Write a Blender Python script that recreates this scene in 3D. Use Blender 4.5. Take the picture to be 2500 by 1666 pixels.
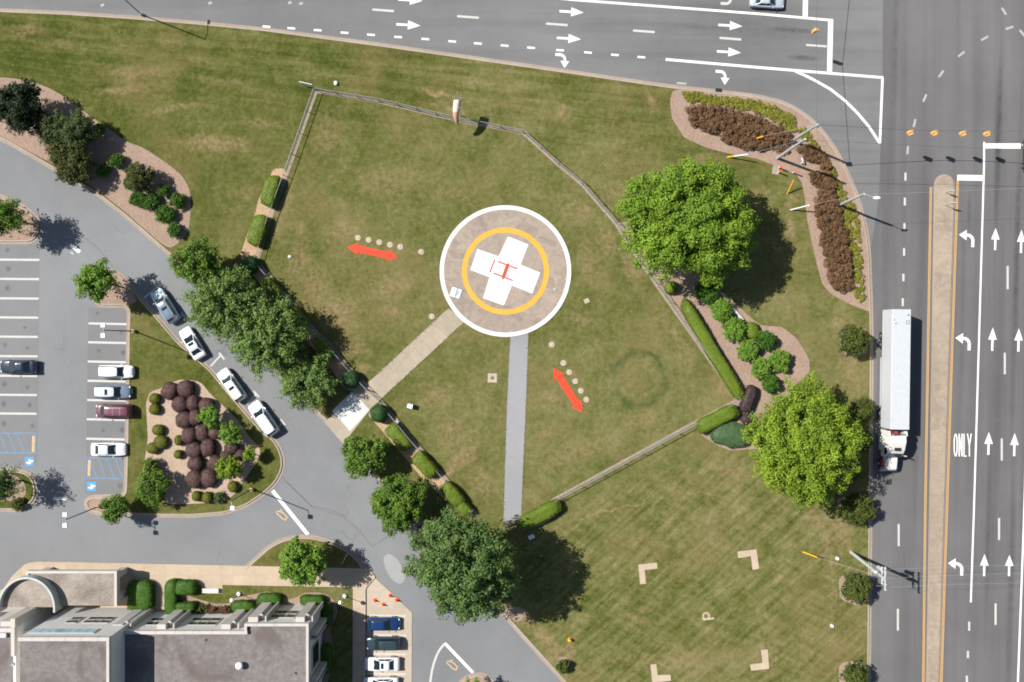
import bpy, math, random
import numpy as np
from mathutils import Vector
from mathutils.geometry import tessellate_polygon
for o in list(bpy.data.objects): bpy.data.objects.remove(o)
SC = bpy.context.scene
COL = SC.collection
PI = math.pi
R = math.radians
# ------------------------------------------------------------------ camera
CAMH = 118.0          # metres above the pad
K = 17.9              # survey units per metre on the ground
CX, CY = 1250.0, 833.0
cam = bpy.data.objects.new('camera', bpy.data.cameras.new('camera'))
COL.objects.link(cam)
cam.location = (0, 0, CAMH)
cam.rotation_euler = (0, 0, 0)
cam.data.sensor_width = 36.0
cam.data.lens = 36.0 * K * CAMH / 2500.0
cam.data.clip_start = 1.0
cam.data.clip_end = 3000.0
SC.camera = cam
# ------------------------------------------------------------------ sky and sun
EL = R(48.0)
SX, SY = -0.932, 0.362     # horizontal direction towards the sun
w = bpy.data.worlds.new('World'); SC.world = w; w.use_nodes = True
wn = w.node_tree; bg = wn.nodes['Background']
sk = wn.nodes.new('ShaderNodeTexSky'); sk.sky_type = 'NISHITA'; sk.sun_disc = False
sk.sun_elevation = EL; sk.sun_rotation = math.atan2(SX, SY)
wn.links.new(sk.outputs[0], bg.inputs[0]); bg.inputs[1].default_value = 0.064
sl = bpy.data.lights.new('sun', 'SUN'); sl.energy = 5.0; sl.angle = R(0.5); sl.color = (1.0, 0.955, 0.88)
sun = bpy.data.objects.new('sun', sl); COL.objects.link(sun)
d = Vector((-SX*math.cos(EL), -SY*math.cos(EL), -math.sin(EL)))
sun.rotation_euler = d.to_track_quat('-Z', 'Y').to_euler()
sun.location = (-60, 25, 80)
SC.view_settings.view_transform = 'Standard'; SC.view_settings.look = 'None'
SC.view_settings.gamma = 1.0; SC.view_settings.exposure = 0.72
SC.render.engine = 'CYCLES'
SC.cycles.pixel_filter_type = 'BLACKMAN_HARRIS'; SC.cycles.filter_width = 1.8

# ------------------------------------------------------------------ helpers
def G(px, py, h=0.0):
    """point at height h that the survey picture shows at px, py"""
    f = (CAMH - h) / CAMH / K
    return Vector(((px-CX)*f, (CY-py)*f, h))
def g2(px, py): return ((px-CX)/K, (CY-py)/K)
def PP(pts, h=0.0): return [tuple(G(x, y, h))[:2] for x, y in pts]

def tag(o, label=None, cat=None, group=None, kind=None):
    if label: o['label'] = label
    if cat: o['category'] = cat
    if group: o['group'] = group
    if kind: o['kind'] = kind
    return o
def thing(name, label, cat, loc=(0, 0, 0), rz=0.0, group=None):
    o = bpy.data.objects.new(name, None); COL.objects.link(o)
    o.empty_display_size = 0.3
    o.location = loc; o.rotation_euler = (0, 0, rz)
    return tag(o, label, cat, group)
def link(name, me, mat, parent=None, loc=None, rz=None):
    o = bpy.data.objects.new(name, me); COL.objects.link(o)
    if mat is not None and not me.materials: me.materials.append(mat)
    if parent is not None: o.parent = parent
    if loc is not None: o.location = loc
    if rz is not None: o.rotation_euler = (0, 0, rz)
    return o

class MB:
    def __init__(s): s.v = []; s.f = []
    def add(s, vs, fs):
        b = len(s.v); s.v += [tuple(p) for p in vs]; s.f += [tuple(b+i for i in f) for f in fs]; return s
    def box(s, x0, x1, y0, y1, z0, z1):
        return s.add([(x0,y0,z0),(x1,y0,z0),(x1,y1,z0),(x0,y1,z0),(x0,y0,z1),(x1,y0,z1),(x1,y1,z1),(x0,y1,z1)],
                     [(3,2,1,0),(4,5,6,7),(0,1,5,4),(1,2,6,5),(2,3,7,6),(3,0,4,7)])
    def prism(s, poly, z0, z1):
        if area(poly) < 0: poly = poly[::-1]
        n = len(poly)
        vs = [(x, y, z0) for x, y in poly] + [(x, y, z1) for x, y in poly]
        tr = tess(poly)
        fs = [tuple(n+i for i in t) for t in tr] + [t[::-1] for t in tr] + [(i, (i+1) % n, n+(i+1) % n, n+i) for i in range(n)]
        return s.add(vs, fs)
    def sheet(s, poly, z):
        if area(poly) < 0: poly = poly[::-1]
        return s.add([(x, y, z) for x, y in poly], tess(poly))
    def tube(s, p0, p1, r0, r1=None, n=8, cap=True):
        r1 = r0 if r1 is None else r1
        p0 = Vector(p0); p1 = Vector(p1); d = (p1-p0)
        if d.length < 1e-6: return s
        d.normalize(); a = d.orthogonal().normalized(); b = d.cross(a)
        vs = []
        for p, r in ((p0, r0), (p1, r1)):
            for i in range(n):
                t = 2*PI*i/n; vs.append(p + a*math.cos(t)*r + b*math.sin(t)*r)
        fs = [(i, (i+1) % n, n+(i+1) % n, n+i) for i in range(n)]
        if cap: fs += [tuple(range(n-1, -1, -1)), tuple(range(n, 2*n))]
        return s.add(vs, fs)
    def path(s, pts, r, n=6):
        for a, b in zip(pts[:-1], pts[1:]): s.tube(a, b, r, r, n)
        return s
    def ball(s, c, rx, ry=None, rz=None, n=12, m=8):
        ry = rx if ry is None else ry; rz = rx if rz is None else rz
        vs = [(c[0], c[1], c[2]-rz)]
        for j in range(1, m):
            t = -PI/2 + PI*j/m
            for i in range(n):
                u = 2*PI*i/n
                vs.append((c[0]+rx*math.cos(t)*math.cos(u), c[1]+ry*math.cos(t)*math.sin(u), c[2]+rz*math.sin(t)))
        vs.append((c[0], c[1], c[2]+rz)); L = len(vs)-1
        fs = [(0, 1+(i+1) % n, 1+i) for i in range(n)]
        for j in range(m-2):
            a = 1+j*n
            fs += [(a+i, a+(i+1) % n, a+n+(i+1) % n, a+n+i) for i in range(n)]
        a = 1+(m-2)*n
        fs += [(a+i, a+(i+1) % n, L) for i in range(n)]
        return s.add(vs, fs)
    def ring(s, cx, cy, r0, r1, z, n=96, z0=None):
        vs = []
        for r in (r0, r1):
            vs += [(cx+r*math.cos(2*PI*i/n), cy+r*math.sin(2*PI*i/n), z) for i in range(n)]
        fs = [(i, n+i, n+(i+1) % n, (i+1) % n) for i in range(n)]
        return s.add(vs, fs)
    def build(s, name, mat, parent=None, loc=None, rz=None, smooth=False):
        me = bpy.data.meshes.new(name); me.from_pydata(s.v, [], s.f); me.update()
        if smooth:
            for p in me.polygons: p.use_smooth = True
        return link(name, me, mat, parent, loc, rz)
def tess(poly):
    if len(poly) <= 4: return [tuple(range(len(poly)))]
    out = []
    for a, b, c in tessellate_polygon([[Vector((x, y, 0)) for x, y in poly]]):
        k = (poly[b][0]-poly[a][0])*(poly[c][1]-poly[a][1])-(poly[c][0]-poly[a][0])*(poly[b][1]-poly[a][1])
        if abs(k) > 1e-9: out.append((a, b, c) if k > 0 else (a, c, b))
    return out
def area(p):
    return 0.5*sum(p[i][0]*p[(i+1) % len(p)][1]-p[(i+1) % len(p)][0]*p[i][1] for i in range(len(p)))
def roundp(pts, dist, n=5, closed=True):
    """round the corners of a polygon with arcs no longer than dist"""
    out = []; L = len(pts)
    for i in range(L):
        if not closed and i in (0, L-1): out.append(pts[i]); continue
        a = Vector(pts[i-1]); b = Vector(pts[i]); c = Vector(pts[(i+1) % L])
        da = min(dist, (a-b).length*0.48); dc = min(dist, (c-b).length*0.48)
        p = b+(a-b).normalized()*da; q = b+(c-b).normalized()*dc
        for k in range(n+1):
            t = k/n; r = p*(1-t)**2 + b*2*t*(1-t) + q*t*t
            out.append((r.x, r.y))
    o2 = [out[0]]
    for p in out[1:]:
        if (Vector(p)-Vector(o2[-1])).length > 0.03: o2.append(p)
    return o2
def offset(pts, d, closed=True):
    """offset to the left of the direction of travel"""
    L = len(pts); out = []
    for i in range(L):
        if closed: a, c = pts[i-1], pts[(i+1) % L]
        else: a, c = pts[max(i-1, 0)], pts[min(i+1, L-1)]
        b = pts[i]
        e1 = Vector((b[0]-a[0], b[1]-a[1])); e2 = Vector((c[0]-b[0], c[1]-b[1]))
        if e1.length < 1e-6: e1 = e2
        if e2.length < 1e-6: e2 = e1
        e1.normalize(); e2.normalize()
        n1 = Vector((-e1.y, e1.x)); n2 = Vector((-e2.y, e2.x))
        m = n1+n2
        if m.length < 1e-4: m = n1
        m.normalize(); k = d/max(0.5, m.dot(n1))
        out.append((b[0]+m.x*k, b[1]+m.y*k))
    return out
def ribbon(pts, wd, z):
    """flat painted line along a path of world points"""
    l = offset(pts, wd/2, False); r = offset(pts, -wd/2, False); m = MB()
    n = len(pts)
    m.add([(x, y, z) for x, y in r]+[(x, y, z) for x, y in l], [(i, i+1, n+i+1, n+i) for i in range(n-1)])
    return m

# ------------------------------------------------------------------ materials
def newmat(name):
    m = bpy.data.materials.new(name); m.use_nodes = True
    nt = m.node_tree; return m, nt, nt.nodes['Principled BSDF']
def ND(nt, t, **kw):
    n = nt.nodes.new(t)
    for k, v in kw.items(): setattr(n, k, v)
    return n
def LK(nt, a, b): nt.links.new(a, b)
def noise(nt, vec, scale, detail=4, rough=0.6, dist=0.0):
    n = ND(nt, 'ShaderNodeTexNoise'); n.inputs['Scale'].default_value = scale
    n.inputs['Detail'].default_value = detail; n.inputs['Roughness'].default_value = rough
    n.inputs['Distortion'].default_value = dist
    LK(nt, vec, n.inputs['Vector']); return n.outputs['Fac']
def rng(nt, val, a, b, c=0.0, d=1.0):
    n = ND(nt, 'ShaderNodeMapRange'); LK(nt, val, n.inputs[0])
    for i, v in enumerate((a, b, c, d)): n.inputs[1+i].default_value = v
    return n.outputs[0]
def mixc(nt, fac, a, b, mode='MIX'):
    n = ND(nt, 'ShaderNodeMix'); n.data_type = 'RGBA'; n.blend_type = mode
    if isinstance(fac, (int, float)): n.inputs[0].default_value = fac
    else: LK(nt, fac, n.inputs[0])
    for i, c in ((6, a), (7, b)):
        if isinstance(c, tuple): n.inputs[i].default_value = (c[0], c[1], c[2], 1)
        else: LK(nt, c, n.inputs[i])
    return n.outputs[2]
def math2(nt, op, a, b):
    n = ND(nt, 'ShaderNodeMath'); n.operation = op
    for i, c in enumerate((a, b)):
        if isinstance(c, (int, float)): n.inputs[i].default_value = c
        else: LK(nt, c, n.inputs[i])
    return n.outputs[0]
def coords(nt, scale=(1, 1, 1), rz=0.0, obj=True, loc=(0, 0, 0)):
    tc = ND(nt, 'ShaderNodeTexCoord'); mp = ND(nt, 'ShaderNodeMapping')
    mp.inputs['Scale'].default_value = scale; mp.inputs['Rotation'].default_value = (0, 0, rz); mp.inputs['Location'].default_value = loc
    LK(nt, tc.outputs['Object' if obj else 'Generated'], mp.inputs[0]); return mp.outputs[0]
def bump(nt, bs, h, strength, dist=0.05):
    b = ND(nt, 'ShaderNodeBump'); b.inputs['Strength'].default_value = strength; b.inputs['Distance'].default_value = dist
    LK(nt, h, b.inputs['Height']); LK(nt, b.outputs[0], bs.inputs['Normal'])
def sc(c, k): return (c[0]*k, c[1]*k, c[2]*k)
def mat(name, col, rough=0.85, var=0.18, s1=1.2, s2=9.0, metal=0.0, spec=0.3, bmp=0.0, col2=None, coat=0.0):
    m, nt, bs = newmat(name); v = coords(nt)
    n1 = noise(nt, v, s1, 5); n2 = noise(nt, v, s2, 3)
    c = mixc(nt, rng(nt, n1, .3, .7), sc(col, 1-var), col2 if col2 else sc(col, 1+var))
    c = mixc(nt, rng(nt, n2, .3, .7), c, mixc(nt, 1.0, c, (1-var, 1-var, 1-var), 'MULTIPLY'))
    LK(nt, c, bs.inputs['Base Color']); bs.inputs['Roughness'].default_value = rough
    bs.inputs['Metallic'].default_value = metal; bs.inputs['Specular IOR Level'].default_value = spec
    if coat: bs.inputs['Coat Weight'].default_value = coat; bs.inputs['Coat Roughness'].default_value = .05
    if bmp: bump(nt, bs, n2, bmp)
    return m
def asphalt(name, col, streak=None, spots=(), stains=0.35, cracks=0.0):
    m, nt, bs = newmat(name); v = coords(nt)
    big = noise(nt, v, 0.035, 5, .6); mid = noise(nt, v, 0.4, 5, .65); fine = noise(nt, v, 14, 3, .7)
    c = mixc(nt, rng(nt, big, .35, .65), sc(col, .88), sc(col, 1.12))
    c = mixc(nt, rng(nt, mid, .3, .7), mixc(nt, 1.0, c, (.93, .93, .93), 'MULTIPLY'), c)
    c = mixc(nt, rng(nt, fine, .25, .75), mixc(nt, 1.0, c, (.86, .86, .86), 'MULTIPLY'), mixc(nt, 1.0, c, (1.12, 1.12, 1.12), 'MULTIPLY'))
    if streak:
        for scl, lo, hi, k in streak:
            s = noise(nt, coords(nt, scl), 1.0, 4, .6)
            c = mixc(nt, rng(nt, s, lo, hi, 0, k), c, mixc(nt, 1.0, c, (.60, .60, .62), 'MULTIPLY'))
    for (px, py, rx, ry, k) in spots:      # tyre and oil marks
        mp = ND(nt, 'ShaderNodeMapping'); mp.vector_type = 'TEXTURE'; x, y = g2(px, py)
        mp.inputs['Location'].default_value = (x, y, 0); mp.inputs['Scale'].default_value = (rx/K, ry/K, 1); mp.inputs['Rotation'].default_value = (0, 0, R(-3.5) if rx > ry else R(-1.5))
        LK(nt, v, mp.inputs[0]); ln = ND(nt, 'ShaderNodeVectorMath'); ln.operation = 'LENGTH'; LK(nt, mp.outputs[0], ln.inputs[0])
        f = math2(nt, 'MULTIPLY', rng(nt, ln.outputs['Value'], .2, 1.1, k, 0), rng(nt, noise(nt, v, 1.1, 4, .7), .3, .6, .35, 1))
        c = mixc(nt, f, c, sc(col, .38))
    if stains:
        s = noise(nt, v, 0.55, 4, .7)
        c = mixc(nt, rng(nt, s, .66, .74, 0, stains), c, (col[0]*.35, col[1]*.35, col[2]*.35))
    if cracks:
        vv = ND(nt, 'ShaderNodeTexVoronoi'); vv.feature = 'DISTANCE_TO_EDGE'; vv.inputs['Scale'].default_value = 0.075
        wv = ND(nt, 'ShaderNodeVectorMath'); wv.operation = 'ADD'
        nz = ND(nt, 'ShaderNodeTexNoise'); nz.inputs['Scale'].default_value = .35; nz.inputs['Detail'].default_value = 5
        LK(nt, v, nz.inputs['Vector'])
        s3 = ND(nt, 'ShaderNodeVectorMath'); s3.operation = 'SCALE'; s3.inputs['Scale'].default_value = 3.0
        LK(nt, nz.outputs['Color'], s3.inputs[0]); LK(nt, v, wv.inputs[0]); LK(nt, s3.outputs[0], wv.inputs[1])
        LK(nt, wv.outputs[0], vv.inputs['Vector'])
        gate = rng(nt, noise(nt, v, .06, 3), .5, .62)
        f = math2(nt, 'MULTIPLY', rng(nt, vv.outputs['Distance'], .0, .006, cracks, 0), gate)
        c = mixc(nt, f, c, sc(col, .45))
    LK(nt, c, bs.inputs['Base Color']); bs.inputs['Roughness'].default_value = .92; bs.inputs['Specular IOR Level'].default_value = .2
    bump(nt, bs, fine, .25, .02)
    return m
def concrete(name, col, joint=0.0, jx=1.5, jy=1.5, rz=0.0, dirt=.5, loc=(0, 0, 0), blot=0.0):
    m, nt, bs = newmat(name); v = coords(nt)
    a = noise(nt, v, .25, 6, .65); b = noise(nt, v, 2.2, 6, .7); f = noise(nt, v, 16, 3)
    c = mixc(nt, rng(nt, a, .3, .7), sc(col, .86), sc(col, 1.1))
    c = mixc(nt, rng(nt, b, .35, .75, 0, dirt), c, sc(col, .68))
    c = mixc(nt, rng(nt, f, .3, .7, 0, .35), c, sc(col, .8))
    if blot:
        g1 = noise(nt, v, .55, 6, .75, 1.2); g2_ = noise(nt, v, .18, 4, .6)
        c = mixc(nt, math2(nt, 'MULTIPLY', rng(nt, g1, .45, .62), rng(nt, g2_, .35, .6, blot*.4, blot)), c, sc(col, .55))
        c = mixc(nt, rng(nt, noise(nt, v, 1.1, 5, .75), .60, .72, 0, blot*.6), c, sc(col, 1.35))
    if joint:
        br = ND(nt, 'ShaderNodeTexBrick'); br.offset = 0; br.inputs['Scale'].default_value = 1.0
        br.inputs['Brick Width'].default_value = jx; br.inputs['Row Height'].default_value = jy
        br.inputs['Mortar Size'].default_value = .022; br.inputs['Mortar Smooth'].default_value = .1
        br.inputs['Color1'].default_value = (1, 1, 1, 1); br.inputs['Color2'].default_value = (.9, .9, .9, 1); br.inputs['Mortar'].default_value = (1-joint,)*3+(1,)
        LK(nt, coords(nt, rz=rz, loc=loc), br.inputs['Vector'])
        c = mixc(nt, 1.0, c, br.outputs['Color'], 'MULTIPLY')
    LK(nt, c, bs.inputs['Base Color']); bs.inputs['Roughness'].default_value = .9; bs.inputs['Specular IOR Level'].default_value = .25
    bump(nt, bs, f, .2, .02)
    return m
def grass_mat():
    m, nt, bs = newmat('lawn_grass'); v = coords(nt)
    sep = ND(nt, 'ShaderNodeSeparateXYZ'); LK(nt, v, sep.inputs[0])
    big = noise(nt, v, .045, 5, .6); mid = noise(nt, v, .28, 7, .72, .4); fin = noise(nt, v, 1.6, 5, .75); mic = noise(nt, v, 7.0, 3, .7)
    # mowing streaks: east-west on the north bank, diagonal elsewhere
    def streak(lx, ly, ang, det):
        tc = ND(nt, 'ShaderNodeTexCoord'); mp = ND(nt, 'ShaderNodeMapping'); mp.vector_type = 'TEXTURE'
        mp.inputs['Scale'].default_value = (lx, ly, 1); mp.inputs['Rotation'].default_value = (0, 0, R(ang)); LK(nt, tc.outputs['Object'], mp.inputs[0])
        return noise(nt, mp.outputs[0], 1.0, det, .6)
    st1 = streak(12, 1.1, -6, 5)
    st2 = math2(nt, 'ADD', math2(nt, 'MULTIPLY', streak(7, .75, 42, 3), .65), math2(nt, 'MULTIPLY', streak(6, .9, -28, 3), .35))
    north = rng(nt, math2(nt, 'ADD', sep.outputs[1], math2(nt, 'MULTIPLY', sep.outputs[0], .12)), 24, 32)
    south = rng(nt, math2(nt, 'SUBTRACT', math2(nt, 'MULTIPLY', sep.outputs[0], .45), sep.outputs[1]), 24, 30)
    stf = math2(nt, 'ADD', math2(nt, 'MULTIPLY', math2(nt, 'SUBTRACT', st1, .5), math2(nt, 'MULTIPLY', north, 1.15)),
                math2(nt, 'MULTIPLY', math2(nt, 'SUBTRACT', st2, .5), math2(nt, 'MULTIPLY', south, 1.7)))
    dry = math2(nt, 'ADD', math2(nt, 'MULTIPLY', mid, 1.0), math2(nt, 'MULTIPLY', fin, .75)) if False else math2(nt, 'ADD', math2(nt, 'MULTIPLY', mid, 1.0), math2(nt, 'MULTIPLY', math2(nt, 'SUBTRACT', fin, .5), 1.0))
    dry = math2(nt, 'ADD', dry, math2(nt, 'MULTIPLY', big, .75))
    dry = math2(nt, 'ADD', dry, stf)
    dry = math2(nt, 'ADD', dry, rng(nt, sep.outputs[0], -70, -5, -.10, .17))   # greener to the west, tanner to the east
    dry = math2(nt, 'ADD', dry, math2(nt, 'MULTIPLY', north, -.06))
    d = rng(nt, dry, .60, 1.55)
    cr = ND(nt, 'ShaderNodeValToRGB'); LK(nt, d, cr.inputs[0]); e = cr.color_ramp.elements
    e[0].position = 0; e[0].color = (.045, .060, .0115, 1); e[1].position = 1; e[1].color = (.235, .188, .112, 1)
    for p, c in ((.22, (.076, .085, .020)), (.45, (.118, .118, .039)), (.70, (.170, .154, .068))):
        q = e.new(p); q.color = c+(1,)
    c = cr.outputs[0]
    rd_ = noise(nt, v, .09, 5, .7, .5)
    c = mixc(nt, rng(nt, rd_, .50, .68, 0, .45), c, (.185, .130, .062))
    c = mixc(nt, rng(nt, mic, .3, .7, 0, .6), c, mixc(nt, 1.0, c, (.66, .70, .62), 'MULTIPLY'))
    bl = noise(nt, v, .5, 4, .6)
    c = mixc(nt, rng(nt, bl, .62, .75, 0, .5), c, (.055, .092, .030))
    # worn and bare spots where the lawn really is thin
    spots = [(520,352,95,20,-4,.75),(640,300,60,14,-6,.4),(300,222,75,12,4,.55),(330,180,90,9,0,.4),(420,268,70,9,10,.5),(560,200,60,8,0,.3),(60,75,60,16,0,.45),(150,110,60,12,6,.3),
             (1065,228,42,7,-14,.9),(1090,262,60,8,-12,.6),(1375,275,22,16,0,.5),(770,700,45,60,30,.45),(880,610,24,20,0,.4),(860,850,50,22,0,.55),(890,895,26,14,0,.6),(960,760,40,16,0,.4),
             (1130,1120,52,20,38,.7),(1100,1155,50,9,50,.9),(1180,1180,40,40,0,.45),(1330,1056,26,10,0,.7),(1345,965,30,12,0,.4),(1425,520,26,34,-20,.5),(1480,590,22,30,20,.5),(1500,610,16,16,0,.5),(1540,660,20,60,28,.5),(1400,500,40,8,40,.4),
             (2060,1305,26,46,10,.6),(2015,1320,18,40,0,.7),(2000,1270,60,30,0,.4),(2030,1400,16,90,0,.45),(1500,1242,120,2.6,14,.95),(1720,1205,120,3,-8,.5),(1548,1512,34,10,-20,.5),(1640,1610,110,22,0,.45),(1870,1600,50,50,0,.35),
             (2075,900,34,60,0,.5),(2050,790,40,30,0,.45),(1780,1150,60,16,-20,.45),(1780,930,20,40,-30,.7),(1795,960,14,22,-30,.8),(1650,820,14,80,33,.35),(1930,560,16,30,20,.7),(1935,490,26,12,30,.6),(1850,470,30,20,0,.4),
             (1270,1500,70,16,-40,.6),(1330,1560,80,22,-45,.5),(1390,1590,20,24,0,.6),(740,560,16,18,0,.4),(690,520,18,60,-15,.4),(1110,480,50,20,0,.3),(600,470,40,20,0,.3),(1500,470,40,30,0,.35),(1700,390,60,12,12,.4),(1590,240,10,24,20,.6),(830,560,60,30,10,.4),(730,640,30,70,-20,.45),(960,700,60,30,20,.5),(820,760,60,40,-30,.6),(1000,860,40,20,30,.4),(1420,780,40,30,0,.4),(1060,960,50,30,0,.35),(1110,1060,50,40,20,.4),(1400,1110,90,24,20,.35),(1560,1030,60,20,25,.35),(1300,640,20,50,0,.3),(1440,640,30,60,10,.45),(960,440,90,40,0,.3),(800,330,40,60,0,.35)]
    wrp = ND(nt, 'ShaderNodeTexNoise'); wrp.inputs['Scale'].default_value = .5; wrp.inputs['Detail'].default_value = 5; LK(nt, v, wrp.inputs['Vector'])
    sb = ND(nt, 'ShaderNodeVectorMath'); sb.operation = 'MULTIPLY_ADD'; LK(nt, wrp.outputs['Color'], sb.inputs[0]); sb.inputs[1].default_value = (2.6, 2.6, 0); LK(nt, v, sb.inputs[2])
    acc = None
    for (px, py, rx, ry, an, k) in spots:
        x, y = g2(px, py)
        mp = ND(nt, 'ShaderNodeMapping'); mp.vector_type = 'TEXTURE'
        mp.inputs['Location'].default_value = (x+1.3, y+1.3, 0); mp.inputs['Rotation'].default_value = (0, 0, R(an)); mp.inputs['Scale'].default_value = (rx/K, ry/K, 1)
        LK(nt, sb.outputs[0], mp.inputs[0])
        ml = ND(nt, 'ShaderNodeVectorMath'); ml.operation = 'MULTIPLY'; LK(nt, mp.outputs[0], ml.inputs[0]); ml.inputs[1].default_value = (1, 1, 0)
        ln = ND(nt, 'ShaderNodeVectorMath'); ln.operation = 'LENGTH'; LK(nt, ml.outputs[0], ln.inputs[0])
        f = rng(nt, ln.outputs['Value'], .35, 1.25, k, 0)
        acc = f if acc is None else math2(nt, 'MAXIMUM', acc, f)
    acc = math2(nt, 'MULTIPLY', acc, rng(nt, fin, .28, .6, .35, 1.0))
    c = mixc(nt, acc, c, mixc(nt, rng(nt, fin, .35, .65), (.175, .112, .058), (.27, .200, .118)))
    # old fairy ring of darker grass in the eastern half of the enclosure
    x, y = g2(1560, 925)
    mp = ND(nt, 'ShaderNodeMapping'); mp.inputs['Location'].default_value = (-x-1.3, -y-1.3, 0); LK(nt, sb.outputs[0], mp.inputs[0])
    ml = ND(nt, 'ShaderNodeVectorMath'); ml.operation = 'MULTIPLY'; LK(nt, mp.outputs[0], ml.inputs[0]); ml.inputs[1].default_value = (1, .92, 0)
    ln = ND(nt, 'ShaderNodeVectorMath'); ln.operation = 'LENGTH'; LK(nt, ml.outputs[0], ln.inputs[0])
    rd = math2(nt, 'ABSOLUTE', math2(nt, 'SUBTRACT', ln.outputs['Value'], 3.3), 0)
    f = math2(nt, 'MULTIPLY', rng(nt, rd, .15, .75, .75, 0), rng(nt, noise(nt, v, .22, 3), .38, .58))
    c = mixc(nt, f, c, (.040, .066, .020))
    LK(nt, c, bs.inputs['Base Color']); bs.inputs['Roughness'].default_value = 1.0; bs.inputs['Specular IOR Level'].default_value = .05
    hh = math2(nt, 'ADD', fin, math2(nt, 'MULTIPLY', mic, .5)); bump(nt, bs, hh, .55, .16)
    return m
def mulch_mat(name, c1, c2):
    m, nt, bs = newmat(name); v = coords(nt)
    a = noise(nt, v, .5, 5, .7); b = noise(nt, v, 3.5, 5, .8); f = noise(nt, v, 15, 3, .8)
    c = mixc(nt, rng(nt, a, .3, .7), c1, c2)
    c = mixc(nt, rng(nt, b, .42, .66, 0, .7), c, sc(c1, .5))
    c = mixc(nt, rng(nt, f, .35, .65, 0, .6), c, sc(c2, 1.25))
    LK(nt, c, bs.inputs['Base Color']); bs.inputs['Roughness'].default_value = 1; bs.inputs['Specular IOR Level'].default_value = .1
    bump(nt, bs, b, .8, .12); return m
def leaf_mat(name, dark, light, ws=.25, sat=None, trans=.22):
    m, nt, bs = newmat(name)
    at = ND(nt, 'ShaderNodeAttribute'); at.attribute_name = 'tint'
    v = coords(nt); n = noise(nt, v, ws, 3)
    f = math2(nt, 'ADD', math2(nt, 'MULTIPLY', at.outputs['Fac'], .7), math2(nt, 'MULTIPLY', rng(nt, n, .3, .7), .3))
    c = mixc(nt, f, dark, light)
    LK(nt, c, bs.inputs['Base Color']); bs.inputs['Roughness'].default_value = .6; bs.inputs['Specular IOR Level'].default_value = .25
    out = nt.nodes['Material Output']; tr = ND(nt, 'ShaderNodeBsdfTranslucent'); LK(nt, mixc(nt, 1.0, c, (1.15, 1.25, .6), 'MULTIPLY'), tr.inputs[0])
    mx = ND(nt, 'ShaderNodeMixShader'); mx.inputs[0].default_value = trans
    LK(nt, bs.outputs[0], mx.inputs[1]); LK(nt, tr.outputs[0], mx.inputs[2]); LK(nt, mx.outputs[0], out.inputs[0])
    return m
def paint(name, col, wear=.3, metal=False):
    m, nt, bs = newmat(name); v = coords(nt)
    a = noise(nt, v, 1.3, 6, .75); f = noise(nt, v, 12, 3, .8)
    c = mixc(nt, rng(nt, a, .45, .8, 0, wear), col, sc(col, .55))
    c = mixc(nt, rng(nt, f, .35, .7, 0, wear*.8), c, sc(col, .7))
    LK(nt, c, bs.inputs['Base Color']); bs.inputs['Roughness'].default_value = .75; bs.inputs['Specular IOR Level'].default_value = .3
    return m
def glossy(name, col, rough=.25, metal=0.0, coat=.6, spec=.5):
    m, nt, bs = newmat(name); v = coords(nt); n = noise(nt, v, 3.0, 4)
    LK(nt, mixc(nt, rng(nt, n, .3, .7), sc(col, .92), sc(col, 1.04)), bs.inputs['Base Color'])
    bs.inputs['Roughness'].default_value = rough; bs.inputs['Metallic'].default_value = metal
    bs.inputs['Coat Weight'].default_value = coat; bs.inputs['Coat Roughness'].default_value = .06; bs.inputs['Specular IOR Level'].default_value = spec
    return m

M = {}
M['grass'] = grass_mat()
M['road'] = asphalt('main_road_asphalt', (.124, .121, .122), streak=[((.75, .009, 1), .44, .70, .38), ((.24, .012, 1), .46, .66, .42)], spots=[(2438, 330, 9, 230, .95), (2482, 640, 9, 420, .8), (2120, 300, 12, 300, .5), (2260, 560, 14, 260, .3), (2160, 760, 14, 500, .35), (2240, 900, 12, 500, .3), (2345, 900, 9, 420, .3), (2470, 1400, 10, 360, .6), (2412, 1300, 8, 300, .5), (2366, 520, 7, 60, .6), (2436, 980, 12, 420, .4), (2185, 120, 11, 300, .45), (2395, 200, 30, 200, .2), (2500, 1200, 14, 500, .4)], stains=.15)
M['nroad'] = asphalt('north_road_asphalt', (.152, .152, .153), streak=[((.02, .4, 1), .46, .70, .42)], spots=[(1932, 74, 62, 8, .95), (1960, 142, 46, 8, .95), (1700, 66, 150, 9, .4), (1750, 20, 200, 14, .35), (1830, 100, 60, 60, .15), (1860, 60, 200, 60, .25)], stains=.0, cracks=.12)
M['drive'] = asphalt('drive_asphalt', (.176, .181, .188), stains=.0, cracks=.45)
M['stall'] = asphalt('stall_asphalt', (.158, .160, .165), stains=.3, spots=[(x_, y_, r_, r_*1.15, .75) for x_, y_, r_ in ((11, 938, 8), (67, 946, 6), (9, 987, 8), (72, 989, 6), (9, 1034, 8), (79, 1040, 6), (18, 611, 7), (21, 656, 8), (18, 703, 8), (60, 800, 5), (12, 843, 7), (66, 850, 5), (241, 857, 5), (301, 861, 7), (252, 1052, 5), (298, 1050, 8), (293, 1186, 8), (238, 765, 5), (296, 812, 6))])
M['path_grey'] = asphalt('grey_path', (.230, .232, .245), stains=.15)
M['patch'] = asphalt('pale_patch', (.26, .265, .26), stains=0)
M['kerb'] = concrete('kerb_concrete', (.37, .305, .245), joint=.35, jx=3.0, jy=400, dirt=.5)
M['gutter'] = concrete('gutter_concrete', (.31, .255, .215), joint=.3, jx=3.0, jy=400, dirt=.6)
M['walk'] = concrete('sidewalk_concrete', (.43, .345, .255), joint=.2, jx=1.52, jy=1.52, dirt=.3)
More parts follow.
